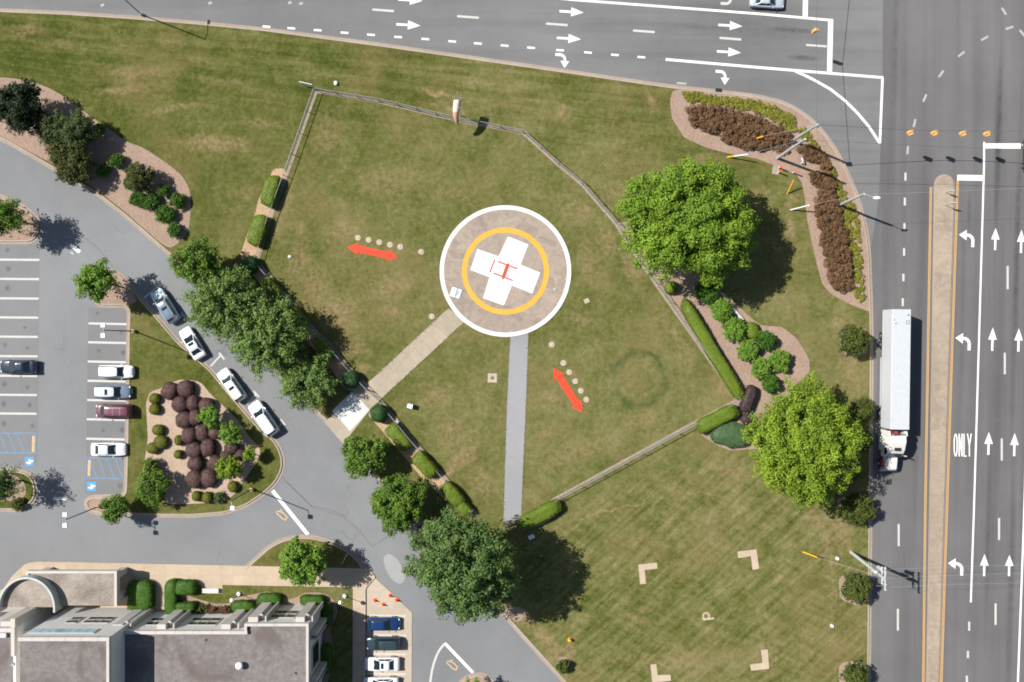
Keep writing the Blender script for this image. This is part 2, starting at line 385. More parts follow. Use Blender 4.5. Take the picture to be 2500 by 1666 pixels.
M['slab'] = concrete('parking_slab_concrete', (.41, .345, .275), joint=.12, jx=4, jy=5.2, dirt=.3)
M['pathc'] = concrete('path_concrete', (.36, .305, .235), joint=.25, jx=1.4, jy=9, rz=R(-47), dirt=.35, blot=.3)
M['apron'] = concrete('apron_concrete', (.35, .30, .235), joint=.2, jx=3.5, jy=9, rz=R(-47), dirt=.3)
M['white_slab'] = concrete('new_pale_concrete', (.50, .505, .50), dirt=.12)
M['pad'] = concrete('pad_concrete', (.335, .275, .225), joint=.22, jx=4.5, jy=4.5, rz=R(20), dirt=.8, blot=.75)
M['strip'] = concrete('mowing_strip', (.30, .235, .195), joint=.2, jx=2, jy=2, dirt=.6)
M['median'] = concrete('median_concrete', (.35, .285, .22), joint=.3, jx=40, jy=3.0, dirt=.8, blot=.6)
M['mulch'] = mulch_mat('pine_mulch', (.225, .158, .122), (.300, .218, .170))
M['mulch3'] = mulch_mat('bleached_mulch', (.300, .222, .168), (.385, .295, .225))
M['mulch2'] = mulch_mat('tan_mulch', (.33, .225, .135), (.40, .285, .18))
M['white'] = paint('white_road_paint', (.64, .64, .62), .3)
M['dull'] = paint('worn_white_paint', (.46, .455, .43), .5)
M['faint'] = paint('faint_white_paint', (.34, .34, .335), .6)
M['yellow'] = paint('yellow_road_paint', (.50, .300, .115), .35)
M['amber'] = paint('pad_yellow_paint', (.58, .315, .040), .3)
M['padwhite'] = paint('pad_white_paint', (.57, .58, .58), .32)
M['red'] = paint('red_paint', (.60, .052, .020), .3)
M['blue'] = paint('blue_paint', (.14, .215, .31), .7)
M['bluebox'] = paint('blue_square_paint', (.08, .27, .52), .35)
M['tanpaint'] = paint('tan_paint', (.46, .34, .19), .5)
M['seam'] = paint('seam_tar', (.115, .113, .11), .3)
M['steel'] = mat('galvanised_steel', (.42, .44, .45), .45, .08, metal=.6)
M['wiremesh'] = mat('weathered_fence_wire', (.27, .27, .29), .6, .1, metal=.3)
M['pole'] = mat('grey_pole', (.36, .37, .36), .6, .1)
M['palepole'] = mat('pale_pole', (.38, .41, .40), .6, .08)
M['darkpole'] = mat('dark_pole', (.11, .13, .15), .5, .08)
M['wire'] = mat('cable', (.10, .10, .11), .6, .05)
M['palewire'] = mat('pale_cable', (.34, .35, .36), .6, .05)
M['whitem'] = mat('white_enamel', (.60, .62, .65), .4, .04)
M['stone'] = mat('pale_precast', (.43, .405, .378), .85, .07, 1.0, 6)
M['stone2'] = mat('pale_facade', (.58, .56, .54), .85, .06, .6, 6)
M['gravel'] = mat('roof_gravel', (.27, .235, .205), 1, .34, .35, 5, bmp=.4)
M['gravel2'] = mat('roof_ballast', (.30, .285, .29), 1, .16, 2.2, 9, bmp=.4)
def ballast():
    m, nt, bs = newmat('stained_roof_ballast'); v = coords(nt)
    a = noise(nt, v, .16, 5, .6, .6); b = noise(nt, v, 1.5, 5, .75); f = noise(nt, v, 9, 3, .8)
    c = mixc(nt, rng(nt, b, .3, .7), (.110, .098, .092), (.215, .200, .194))
    c = mixc(nt, rng(nt, a, .46, .58, 0, .85), c, (.100, .074, .070))
    c = mixc(nt, rng(nt, f, .3, .7, 0, .5), c, (.12, .105, .10))
    LK(nt, c, bs.inputs['Base Color']); bs.inputs['Roughness'].default_value = 1; bump(nt, bs, f, .5, .05); return m
M['ballast'] = ballast()
M['glass'] = glossy('dark_window_glass', (.012, .028, .022), .08, 0, 0, .6)
M['skyglass'] = glossy('painted_reflection_glass', (.26, .50, .62), .15, .0, 0, .8)  # blue sky reflection painted into the base colour
M['carglass'] = glossy('car_glass', (.012, .022, .026), .08, 0, .0, .6)
M['tyre'] = mat('tyre_rubber', (.02, .02, .021), .9, .1)
M['rim'] = glossy('wheel_rim', (.45, .45, .46), .3, .8, 0)
M['lampglass'] = glossy('lamp_lens', (.75, .77, .8), .15)
M['redglass'] = glossy('tail_lens', (.38, .02, .015), .2)
M['black'] = mat('black_trim', (.018, .019, .02), .6, .1)
M['orange'] = mat('orange_plastic', (.85, .10, .015), .6, .06)
M['ylw'] = mat('yellow_plastic', (.80, .36, .01), .5, .06)
M['sig'] = mat('signal_yellow', (.80, .40, .11), .5, .06)
M['bark'] = mat('bark', (.10, .075, .055), .95, .25, 3, 14, bmp=.5)
M['wood'] = mat('bench_wood', (.46, .46, .47), .7, .06)
L = {}
L['maple'] = leaf_mat('bright_green_leaves', (.045, .108, .010), (.245, .372, .032))
L['maple2'] = leaf_mat('lime_green_leaves', (.055, .106, .009), (.270, .375, .028))
L['dark'] = leaf_mat('dark_green_leaves', (.034, .078, .018), (.145, .225, .062))
L['feather'] = leaf_mat('soft_green_needles', (.056, .115, .024), (.215, .310, .080))
L['mid'] = leaf_mat('mid_green_leaves', (.045, .098, .013), (.165, .265, .032))
L['blackgreen'] = leaf_mat('blackish_leaves', (.004, .010, .003), (.020, .042, .010), trans=.08)
L['olive'] = leaf_mat('olive_leaves', (.036, .052, .010), (.110, .125, .032))
L['sage'] = leaf_mat('sage_leaves', (.048, .072, .022), (.110, .140, .050))
L['hedge'] = leaf_mat('clipped_hedge_leaves', (.060, .100, .008), (.165, .225, .018), .5, trans=.12)
L['hedge2'] = leaf_mat('deep_hedge_leaves', (.022, .070, .006), (.070, .155, .012), .5, trans=.12)
L['box'] = leaf_mat('boxwood_leaves', (.018, .052, .016), (.052, .120, .036), .5, trans=.1)
L['bush'] = leaf_mat('fresh_shrub_leaves', (.055, .120, .012), (.190, .330, .038), trans=.15)
L['ball'] = leaf_mat('olive_ball_leaves', (.060, .075, .006), (.150, .150, .014), .5, trans=.1)
L['maroon'] = leaf_mat('maroon_leaves', (.050, .027, .028), (.140, .078, .070), .6, trans=.08)
L['barberry'] = leaf_mat('russet_leaves', (.040, .032, .012), (.205, .105, .052), .7, trans=.12)
L['cover'] = leaf_mat('yellow_green_cover', (.085, .105, .010), (.265, .250, .030), .6, trans=.15)
L['juniper'] = leaf_mat('blue_green_juniper', (.034, .070, .030), (.095, .160, .065), trans=.1)
L['purple'] = leaf_mat('wine_leaves', (.030, .020, .022), (.085, .052, .056), trans=.06)
L['yew'] = leaf_mat('dark_olive_needles', (.022, .038, .006), (.100, .125, .020), trans=.1)
# ------------------------------------------------------------------ foliage
def mesh_quads(name, V, mat_, tint, extra=None):
    """V: (n,4,3) array of quads; tint per quad; extra=(verts, faces, tint) solid core merged in"""
    n = len(V); verts = V.reshape(-1, 3); nv = len(verts)
    loops = np.arange(nv, dtype=np.int32); starts = np.arange(n, dtype=np.int32)*4; tot = np.full(n, 4, np.int32); t = np.asarray(tint, np.float32)
    if extra is not None:
        ev, ef, et = extra
        verts = np.vstack([verts, np.asarray(ev)]); 
        el = np.concatenate([np.asarray(f, np.int32)+nv for f in ef]); ec = np.array([len(f) for f in ef], np.int32)
        starts = np.concatenate([starts, nv+np.concatenate([[0], np.cumsum(ec)[:-1]])]).astype(np.int32)
        loops = np.concatenate([loops, el]).astype(np.int32); tot = np.concatenate([tot, ec]); t = np.concatenate([t, np.full(len(ef), et, np.float32)])
    me = bpy.data.meshes.new(name)
    me.vertices.add(len(verts)); me.vertices.foreach_set('co', verts.astype(np.float32).ravel())
    me.loops.add(len(loops)); me.loops.foreach_set('vertex_index', loops)
    me.polygons.add(len(starts)); me.polygons.foreach_set('loop_start', starts); me.polygons.foreach_set('loop_total', tot)
    me.update(calc_edges=True)
    a = me.attributes.new('tint', 'FLOAT', 'FACE'); a.data.foreach_set('value', t)
    me.materials.append(mat_); me.validate()
    return me
def nrm(a): return a/np.maximum(np.linalg.norm(a, axis=1, keepdims=True), 1e-9)
def leafquads(P, N, size, rs, jit=.45, asp=.7):
    n = len(P)
    N = nrm(N + rs.normal(0, jit, (n, 3)))
    T = nrm(np.cross(N, rs.normal(0, 1, (n, 3)))); B = np.cross(N, T)
    s = (size*rs.uniform(.65, 1.3, n))[:, None]
    return np.stack([P-T*s*.5, P+B*s*.5*asp, P+T*s*.5, P-B*s*.5*asp], 1)
def sph(rs, n, zmin=-1.0):
    z = rs.uniform(zmin, 1, n); t = rs.uniform(0, 2*PI, n); r = np.sqrt(1-z*z)
    return np.stack([r*np.cos(t), r*np.sin(t), z], 1)
def blobby(rs, th, k=.15):
    out = np.ones_like(th)
    for f in (2, 3, 4, 5, 7, 11):
        out += k/f**.5*rs.uniform(-1, 1)*np.cos(f*th+rs.uniform(0, 6.28))
    return out
def crown_lobes(rs, R_, Hv, nl, rl, lpl, size, squash=1.0, elong=0.0):
    """rounded leaf clumps over a domed crown; returns positions, normals, tint"""
    d = sph(rs, nl, -.25); th = np.arctan2(d[:, 1], d[:, 0]); rr = blobby(rs, th)
    sh = rs.uniform(.62, 1.0, nl)
    c = d*sh[:, None]; c[:, 0] *= R_*rr; c[:, 1] *= R_*rr; c[:, 2] *= Hv
    rad = rl*np.clip(rs.lognormal(-.1, .38, nl), .4, 1.6)*(1.25-.45*(sh-.62)/.38)
    P = []; N = []; T = []
    for i in range(nl):
        k = int(lpl*(rad[i]/rl)**2)+8
        u = sph(rs, k, -.35); ms = 7+int(rad[i]/.12); sc_ = sph(rs, ms, -.3)*rad[i]*rs.uniform(.45, .85, ms)[:, None]; pk = rs.randint(0, ms, k)
        q = sc_[pk]+u*(rad[i]*.46*(1.05-.35*rs.uniform(0, 1, k)**2))[:, None]; q[:, 2] *= squash
        if elong: q = q+np.outer(q@d[i], d[i])*elong; q[:, 2] -= elong*.12*rad[i]*(q@d[i])
        P.append(c[i]+q); N.append(u*.95+np.array([0, 0, .2])+d[i]*.15); T.append(np.clip(rs.uniform(0, 1)*.4+rs.uniform(0, 1, ms)[pk]*.28+rs.uniform(0, 1, k)*.38, 0, 1))
    return np.vstack(P), np.vstack(N), np.concatenate(T), c
def crown_sprays(rs, R_, Hv, nl, width, lpl, size):
    """long finger-like sprays radiating from the middle of the crown"""
    d = sph(rs, nl, -.05); th = np.arctan2(d[:, 1], d[:, 0]); rr = blobby(rs, th, .16)
    P = []; N = []; T = []; c = []
    for i in range(nl):
        L_ = rs.uniform(.78, 1.05); k = lpl
        a = d[i]*np.array([R_*rr[i], R_*rr[i], Hv])*.25; b = d[i]*np.array([R_*rr[i], R_*rr[i], Hv])*L_
        t = rs.uniform(0, 1, k)**.7; w_ = width*(1-.75*t)*rs.uniform(.3, 1, k)
        p = a+(b-a)*t[:, None]; p[:, 2] += .5*np.sin(t*PI)-t*t*.5
        u = sph(rs, k, -.3)
        P.append(p+u*w_[:, None]); N.append(u*.7+np.array([0, 0, .6])); T.append(np.clip(rs.uniform(.2, .8)*.5+rs.uniform(0, 1, k)*.5+t*.15-.05, 0, 1)); c.append(a+(b-a)*.8)
    return np.vstack(P), np.vstack(N), np.concatenate(T), np.array(c)
def tree(name, label, cat, px, py, rpx, height, lm, seed, style='lobes', clump=1.0, leaf=.30, dens=1.0, cov=.85, base=None, group=None, flat=1.0, ry=1.0):
    rs = np.random.RandomState(seed)
    base = height*.28 if base is None else base
    hc = base+(height-base)*.5
    g = G(px, py, hc); R_ = rpx/K*(CAMH-hc)/CAMH; Hv = (height-base)*.5*flat
    root = thing(name, label, cat, (g.x, g.y, 0), 0, group)
    surf = 2*PI*R_*max(R_, Hv)
    if style in ('lobes', 'fingers'):
        nl = int(1.45*surf/(PI*(clump)**2)*dens)+6
        lpl = int(8.2*clump*clump/(.35*leaf*leaf)*cov)
        P, N, T, C_ = crown_lobes(rs, R_*.93, Hv, nl, clump, lpl, leaf, elong=1.3 if style == 'fingers' else .25)
    else:
        nl = int(surf/(clump*clump*2.2)*dens)+14
        P, N, T, C_ = crown_sprays(rs, R_*1.04, Hv, nl, clump*.62, int(120*cov*(R_/2.5)**.8*(.26/leaf)**2), leaf)
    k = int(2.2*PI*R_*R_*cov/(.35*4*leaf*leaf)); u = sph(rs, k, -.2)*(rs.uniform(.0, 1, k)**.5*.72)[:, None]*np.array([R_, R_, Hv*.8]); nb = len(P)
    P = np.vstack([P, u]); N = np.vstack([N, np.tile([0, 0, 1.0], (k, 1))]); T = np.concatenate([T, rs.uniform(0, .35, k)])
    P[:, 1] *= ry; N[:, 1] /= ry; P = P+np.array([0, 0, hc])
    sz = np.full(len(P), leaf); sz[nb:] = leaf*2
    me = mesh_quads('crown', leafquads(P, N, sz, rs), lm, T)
    link('crown', me, None, root)
    m = MB(); tr = max(.07, R_*.045)
    lean = Vector((rs.uniform(-.15, .15), rs.uniform(-.15, .15), 0))
    p0 = Vector((0, 0, -.05)); p1 = Vector((0, 0, base))+lean; p2 = Vector((0, 0, hc+Hv*.4))+lean*2
    m.tube(p0, p1, tr*1.25, tr*.85, 10); m.tube(p1, p2, tr*.85, tr*.25, 8)
    for i in range(min(14, len(C_))):
        q = Vector(C_[i*max(1, len(C_)//14)])+Vector((0, 0, hc)); s_ = p1.lerp(p2, rs.uniform(.1, .8))
        mid = s_.lerp(q, .5)+Vector((0, 0, -.15*R_)); m.tube(s_, mid, tr*.4, tr*.26, 6); m.tube(mid, q, tr*.26, tr*.08, 5)
    m.build('trunk', M['bark'], root)
    return root
def superell(d, a, b, h, e, ez):
    f = ((np.abs(d[:, 0]/a)**e+np.abs(d[:, 1]/b)**e)**(ez/e)+np.abs(d[:, 2]/h)**ez)**(-1.0/ez)
    return d*f[:, None]
def clipped_mesh(a, b, h, e, ez, leaf, lm, seed, dens=1.0, lump=.05, core=.3, jit=.4):
    """clipped shrub: solid heart plus leaves over its skin; stands on z=0"""
    rs = np.random.RandomState(seed); hh = h*.5 if e > 2.5 else h*.56; zc = h-hh
    def surf(u):
        dd = u*np.array([a, b, hh]); p = superell(dd, a, b, hh, e, ez)
        q = nrm(dd); s = 1+lump*(np.sin(q[:, 0]*7+seed)+np.sin(q[:, 1]*6+seed*2)+np.sin(q[:, 2]*5+p[:, 0]*2.3))*.6
        return p*s[:, None]
    n = int((2*PI*((a+b)/2)*hh*1.2+PI*a*b*1.3)*dens*1.15/(leaf*leaf*.5))
    u = sph(rs, n, -.75); P = surf(u)
    N = np.stack([np.sign(P[:, 0])*np.abs(P[:, 0]/a)**(e-1)/a, np.sign(P[:, 1])*np.abs(P[:, 1]/b)**(e-1)/b, np.sign(P[:, 2])*np.abs(P[:, 2]/hh)**(ez-1)/hh], 1)
    N = nrm(N); P = P+N*rs.uniform(-.02, .05, n)[:, None]
    q = leafquads(P+np.array([0, 0, zc]), N, leaf, rs, jit, .6)
    nu, nvv = 20, 9; uu = []
    for j in range(1, nvv):
        t = -PI/2+PI*j/nvv
        for i in range(nu): uu.append((math.cos(t)*math.cos(2*PI*i/nu), math.cos(t)*math.sin(2*PI*i/nu), math.sin(t)))
    ev = surf(np.array(uu))*.97+np.array([0, 0, zc]); ev = np.vstack([ev, [[0, 0, zc-hh*.97], [0, 0, zc+hh*.97]]])
    ev[:, 2] = np.maximum(ev[:, 2], 0.0)
    ef = []
    for j in range(nvv-2):
        for i in range(nu): ef.append((j*nu+i, j*nu+(i+1) % nu, (j+1)*nu+(i+1) % nu, (j+1)*nu+i))
    b0 = (nvv-1)*nu
    for i in range(nu):
        ef.append((b0, (i+1) % nu, i)); o = (nvv-2)*nu; ef.append((o+i, o+(i+1) % nu, b0+1))
    # tint drifts over the plant so it is not one flat colour
    T = np.clip(rs.uniform(0, 1, n)*.6+.2+.2*np.sin(P[:, 0]*1.7+seed)*np.sin(P[:, 1]*1.5+seed*1.3), 0, 1)
    return mesh_quads('shrub', q, lm, T, (ev, ef, core))
def clipped(name, label, cat, px, py, wpx, dpx, h, rz, lm, seed, kind='box', leaf=.13, group=None, dens=1.0, lump=.055, jit=.45):
    """wpx, dpx: full size in survey units; rz in degrees, counter-clockwise in the picture"""
    g = G(px, py, h*.8); f = (CAMH-h*.8)/CAMH/K/2
    e, ez = (5.0, 5.5) if kind == 'box' else ((2.1, 2.3) if kind == 'dome' else (2.3, 2.6))
    me = clipped_mesh(wpx*f, dpx*f, h, e, ez, leaf, lm, seed, dens, lump, jit=jit)
    me.name = name
    o = link(name, me, None, None, (g.x, g.y, 0.1), R(rz)); tag(o, label, cat, group); return o
def rough_shrub(name, label, cat, px, py, rpx, h, lm, seed, leaf=.2, group=None, clump=.35, dens=1.0, ry=1.0, rz=0):
    """loose natural shrub: leaf clumps and a few stems in one plant"""
    rs = np.random.RandomState(seed); hc = h*.5; g = G(px, py, hc); R_ = rpx/K*(CAMH-hc)/CAMH
    nl = int(1.5*2*PI*R_*R_*ry/(PI*clump**2)*dens)+6
    P, N, T, C_ = crown_lobes(rs, R_, h*.5, nl, clump, int(8.2*clump*clump/(.35*leaf*leaf)*.6), leaf)
    k = int(len(P)*.25); u = sph(rs, k, -.8)*rs.uniform(.1, .8, k)[:, None]*np.array([R_, R_, hc])
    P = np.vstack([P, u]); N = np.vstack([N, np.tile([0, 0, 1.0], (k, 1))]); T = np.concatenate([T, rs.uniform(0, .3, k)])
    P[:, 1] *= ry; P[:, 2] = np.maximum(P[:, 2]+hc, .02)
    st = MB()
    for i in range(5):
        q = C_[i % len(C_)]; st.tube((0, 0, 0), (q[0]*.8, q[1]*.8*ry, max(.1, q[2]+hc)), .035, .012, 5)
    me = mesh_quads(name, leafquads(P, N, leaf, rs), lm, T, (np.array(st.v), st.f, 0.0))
    o = link(name, me, None, None, (g.x, g.y, 0.1), R(rz)); tag(o, label, cat, group); return o
def inpoly(P, poly):
    x, y = P[:, 0], P[:, 1]; c = np.zeros(len(P), bool); n = len(poly)
    for i in range(n):
        x1, y1 = poly[i]; x2, y2 = poly[(i+1) % n]
        c ^= ((y1 > y) != (y2 > y)) & (x < (x2-x1)*(y-y1)/((y2-y1) if abs(y2-y1) > 1e-9 else 1e-9)+x1)
    return c
def patchplant(name, poly_px, h, lm, seed, lump, leaf, dens, gap=0.0, label=None, cat=None, group=None, kind=None, edge=.5, hpx=None):
    """a bed of plants filling an outline: mounds of leaves with real height"""
    rs = np.random.RandomState(seed); poly = PP(poly_px, h*.6)
    P0 = np.array(poly); lo, hi = P0.min(0), P0.max(0); A = abs(area(poly))
    nl = int(A/(lump*lump)*1.9*(1-gap)); c = rs.uniform(lo, hi, (int(nl*4)+50, 2)); c = c[inpoly(c, poly)][:nl]
    cen = c.mean(0); P = []; N = []; T = []
    for i in range(len(c)):
        r = lump*rs.uniform(.55, 1.15); k = int(dens*r*r*4*PI*.6/(leaf*leaf*.5))+6; u = sph(rs, k, -.2); q = u*r*rs.uniform(.75, 1.05, k)[:, None]
        hz = h*rs.uniform(.7, 1.05); q[:, 2] = u[:, 2]*hz*.55+hz*.45
        P.append(np.array([c[i, 0], c[i, 1], 0])+q); N.append(u*.8+[0, 0, .4]); T.append(np.clip(rs.uniform(0, 1)*.5+rs.uniform(0, 1, k)*.55, 0, 1))
    P = np.vstack(P); off = np.array([cen[0], cen[1], 0])
    me = mesh_quads(name, leafquads(P-off, np.vstack(N), leaf, rs), lm, np.concatenate(T))
    o = link(name, me, None, None, (cen[0], cen[1], .1)); tag(o, label, cat, group, kind); return o

# ------------------------------------------------------------------ vehicles
def frust_panel(b0, b1, t0, t1, u0, u1, v0, v1, off, nx=6):
    """panel on the face b0-b1 (bottom) / t0-t1 (top), slightly proud of it"""
    b0, b1, t0, t1 = map(Vector, (b0, b1, t0, t1)); n = (b1-b0).cross(t0-b0).normalized()*off
    vs = []
    for v in (v0, (v0+v1)/2, v1):
        for i in range(nx+1):
            u = u0+(u1-u0)*i/nx
            p = (b0.lerp(b1, u)).lerp(t0.lerp(t1, u), v)
            vs.append(p+n*(1+.0))
    fs = []
    for j in range(2):
        for i in range(nx): a = j*(nx+1)+i; fs.append((a, a+1, a+nx+2, a+nx+1))
    return vs, fs
def car(label, cat, px, py, ang, kind, paint_, Lm, Wd, group, sunroof=False, rails=False, name='parked_car', roofmat=None, rearmat=None, seams=False):
    P_ = {'sedan': dict(h=1.43, belt=.93, hood=.78, bx=(-.37, .22), tx=(-.21, .04), tail=.98),
          'suv': dict(h=1.72, belt=1.06, hood=.98, bx=(-.475, .245), tx=(-.41, .10), tail=1.04),
          'van': dict(h=1.78, belt=1.04, hood=.92, bx=(-.485, .33), tx=(-.44, .17), tail=1.02),
          'hatch': dict(h=1.50, belt=.95, hood=.84, bx=(-.47, .23), tx=(-.33, .05), tail=.95)}[kind]
    hm = P_['h']*.6; g = G(px, py, hm)
    root = thing(name, label, cat, (g.x, g.y, 0), R(ang), group)
    W2 = Wd/2; hb = P_['belt']
    st = [(-.500, .80, .60, .45), (-.488, .90, .78, .30), (-.46, .955, P_['tail']-.05, .24), (-.40, .985, P_['tail'], .22), (-.25, 1.0, hb+.01, .2), (0, 1.0, hb, .2), (.18, 1.0, hb-.01, .2),
          (.25, .995, (P_['hood']+hb)/2+.03, .2), (.34, .985, P_['hood']+.03, .2), (.42, .955, P_['hood']-.03, .22), (.465, .89, P_['hood']-.10, .25), (.49, .78, P_['hood']-.22, .32), (.50, .62, .52, .4)]
    m = MB(); vs = []
    prof = [(.90, 0, 0), (1.0, .35, 0), (1.0, .72, 0), (.965, .90, 0), (.87, .975, 0), (.55, 1.0, .015), (0, 1.0, .03)]
    full = [(-a, b, c) for a, b, c in prof] + [(a, b, c) for a, b, c in prof[-2::-1]]
    for fx, fw, zt, zb in st:
        for (fy, fz, dz) in full: vs.append((fx*Lm, fy*fw*W2, zb+(zt-zb)*fz+dz))
    n = len(full); fs = []
    for i in range(len(st)-1):
        for j in range(n-1): a = i*n+j; fs.append((a, a+n, a+n+1, a+1))
        fs.append((i*n+n-1, (i+1)*n+n-1, (i+1)*n, i*n))
    fs.append(tuple(range(n))); fs.append(tuple(range((len(st)-1)*n+n-1, (len(st)-1)*n-1, -1)))
    m.add(vs, fs); m.build('body', paint_, root, smooth=True)
    bx0, bx1 = P_['bx'][0]*Lm, P_['bx'][1]*Lm; tx0, tx1 = P_['tx'][0]*Lm, P_['tx'][1]*Lm
    wb, wt = W2*.93, W2*.74; zb, zt = hb-.04, P_['h']-.07
    B = [(bx0, -wb*.93, zb), (bx1, -wb*.86, zb), (bx1, wb*.86, zb), (bx0, wb*.93, zb)]; B2 = [(0.5*(bx0+bx1), -wb, zb), (0.5*(bx0+bx1), wb, zb)]
    T_ = [(tx0, -wt*.92, zt), (tx1, -wt*.92, zt), (tx1, wt*.92, zt), (tx0, wt*.92, zt)]
    c = MB(); c.add(B+T_, [(0, 1, 5, 4), (1, 2, 6, 5), (2, 3, 7, 6), (3, 0, 4, 7)]); c.build('cabin', paint_, root)
    ps = [('windshield', B[1], B[2], T_[1], T_[2], .05, .95, .04, .96), ('rear_window', B[3], B[0], T_[3], T_[0], .09, .91, .10 if kind == 'sedan' else .3, .94),
          ('side_window', B[0], B[1], T_[0], T_[1], .08, .50, .16, .90), ('side_window', B[0], B[1], T_[0], T_[1], .53, .90, .16, .90),
          ('side_window', B[2], B[3], T_[2], T_[3], .10, .47, .16, .90), ('side_window', B[2], B[3], T_[2], T_[3], .50, .92, .16, .90)]
    for nm, b0, b1, t0, t1, u0, u1, v0, v1 in ps:
        q = MB(); q.add(*frust_panel(b0, b1, t0, t1, u0, u1, v0, v1, .012)); q.build(nm, M['carglass'], root)
    # domed roof with soft corners
    q = MB(); nx, ny = 12, 8; vs = []
    for i in range(nx+1):
        for j in range(ny+1):
            u = -1+2*i/nx; v = -1+2*j/ny
            k = (1-.09*max(0, abs(u)-.55)/.45*v*v)
            x = (tx0+tx1)/2+(tx1-tx0)/2*u*1.03*(1-.05*v*v); y = wt*.955*v*k*(1-.04*u*u)
            vs.append((x, y, zt-.005+.085*(1-u**6)*(1-v**6)**.5))
    for i in range(nx):
        for j in range(ny): a = i*(ny+1)+j; q.f.append((a, a+ny+1, a+ny+2, a+1))
    q.v = vs; rf = q.build('roof', roofmat or paint_, root, smooth=True)
    if sunroof:
        x0 = (tx0+tx1)/2+.1; MB().box(x0, x0+.38, -.38, .38, zt+.05, zt+.092).build('sunroof', M['carglass'], root)
    if rails:
        for s_ in (-1, 1): MB().path([(tx0+.1, s_*wt*.86, zt+.06), (tx0+.2, s_*wt*.86, zt+.13), (tx1-.2, s_*wt*.86, zt+.13), (tx1-.1, s_*wt*.86, zt+.06)], .022).build('roof_rail', M['steel'], root)
    if seams:
        for xx in (.3, .62): x0 = tx0+(tx1-tx0)*xx; MB().box(x0, x0+.03, -wt*.8, wt*.8, zt+.06, zt+.084).build('roof_bar', M['pole'], root)
    for sx in (-.31, .31):
        for s_ in (-1, 1):
            t = MB(); t.tube((sx*Lm, s_*(W2-.21), .33), (sx*Lm, s_*(W2+.005), .33), .33, .33, 20); wo = t.build('tyre', M['tyre'], root)
            MB().tube((sx*Lm, s_*(W2-.03), .33), (sx*Lm, s_*(W2+.015), .33), .20, .20, 14).build('rim', M['rim'], wo)
    for s_ in (-1, 1):
        MB().ball((bx1-.12*Lm*.4, s_*(W2+.07), hb+.05), .07, .12, .07, 8, 6).build('wing_mirror', paint_, root)
        MB().ball((.462*Lm, s_*W2*.66, P_['hood']-.17), .13, .19, .09, 10, 6).build('headlight', M['lampglass'], root)
        MB().ball((-.481*Lm, s_*W2*.76, P_['tail']-.18), .07, .16, .10, 10, 6).build('tail_light', M['redglass'], root)
    MB().box(.495*Lm-.02, .503*Lm+.02, -.28, .28, .36, .50).build('number_plate', M['whitem'], root)
    MB().box(bx1-.02, bx1+.05, -W2*.72, W2*.72, hb-.03, hb+.012).build('wiper_cowl', M['black'], root)
    return root

def post(m, x, y, h, r, z0=0): m.tube((x, y, z0), (x, y, h), r, r*.9, 8)
# ------------------------------------------------------------------ setting: ground, roads, kerbs
def st(o): return tag(o, kind='structure')
st(MB().sheet([(-900, -900), (900, -900), (900, 900), (-900, 900)], -.12).build('ground', M['grass']))
# asphalt: car park and drives in one sheet, the two main roads above it
def PX(pts): return [g2(x, y) for x, y in pts]
drive = MB().sheet(PX([(-700, -200), (1500, 100), (1500, 1900), (1250, 2200), (-700, 2200)]), -.02).build('drive', M['drive']); st(drive)
nroad = MB().sheet(PX([(-900, -420), (2200, -300), (2200, 700), (1700, 420), (-900, 200)]), 0.0).build('north_road', M['nroad']); st(nroad)
road = MB().sheet(PX([(2157, -700), (2900, -700), (2900, 2300), (2090, 2300), (2090, 680), (2128, 600), (2146, 480), (2150, 351), (2156, 190)]), .004).build('main_road', M['road']); st(road)

def kerbed(name, pts, inward, closed=True, gut=.36, top=.17, rnd=14, h=.15, lawn=None, lname='lawn'):
    """pts in picture units along the road edge; inward = +1 when the planted side is on the left"""
    p = roundp(PX(pts), rnd/K, 5, closed)
    if closed and area(p) < 0: p = p[::-1]
    s_ = 1 if closed else inward
    r1 = offset(p, s_*gut, closed); r2 = offset(p, s_*(gut+.03), closed); r3 = offset(p, s_*(gut+.03+top), closed); r4 = offset(p, s_*(gut+.04+top), closed)
    n = len(p); rg = range(n if closed else n-1)
    def band(a, b, za, zb):
        vs = [(x, y, za) for x, y in a]+[(x, y, zb) for x, y in b]
        fs = [(i, (i+1) % n, n+(i+1) % n, n+i) for i in rg]
        return vs, (fs if s_ > 0 else [f[::-1] for f in fs])
    k = MB(); k.add(*band(r1, r2, .012, h)); k.add(*band(r2, r3, h, h+.004)); k.add(*band(r3, r4, h+.004, 0))
    ko = k.build('kerb', M['kerb']); st(ko)
    gt = MB(); gt.add(*band(p, r1, .010, .012)); go = gt.build('gutter', M['gutter'], ko)
    return p, r3

NE = [(-500, -2), (0, 20.7), (166, 27.6), (331, 38.7), (480, 51), (650, 67.7), (931, 105), (1250, 150.5), (1393, 171), (1550, 194), (1642, 207), (1750, 218), (1850, 230.6), (1905, 243), (1947, 262), (1988, 292), (2021, 329), (2047, 368), (2072, 417),
      (2093, 466), (2108, 512), (2120, 560), (2127, 621), (2131, 731), (2133, 830), (2132, 986), (2130, 1236), (2126, 1666), (2122, 2200)]
SW1 = [(-500, 215), (-120, 302), (0, 345), (28, 359), (76, 386), (124, 414), (176, 444), (229, 474), (304, 532.5), (373, 593), (431, 643), (701, 941), (793, 1032)]
SW2 = [(840, 1084), (934, 1187), (1228, 1507), (1371, 1666), (1800, 2150)]
kerbed('road_kerb', NE, -1, False)
kerbed('drive_kerb', SW1, 1, False)
kerbed('drive_kerb', SW2, 1, False)
a = offset(roundp(PX(NE), 14/K, 5, False), -.55, False); b = offset(roundp(PX(SW1+SW2), 14/K, 5, False), .55, False)
LAWN = a+b[::-1]
lawn = MB().prism(LAWN, -.10, .12).build('lawn', M['grass']); st(lawn)
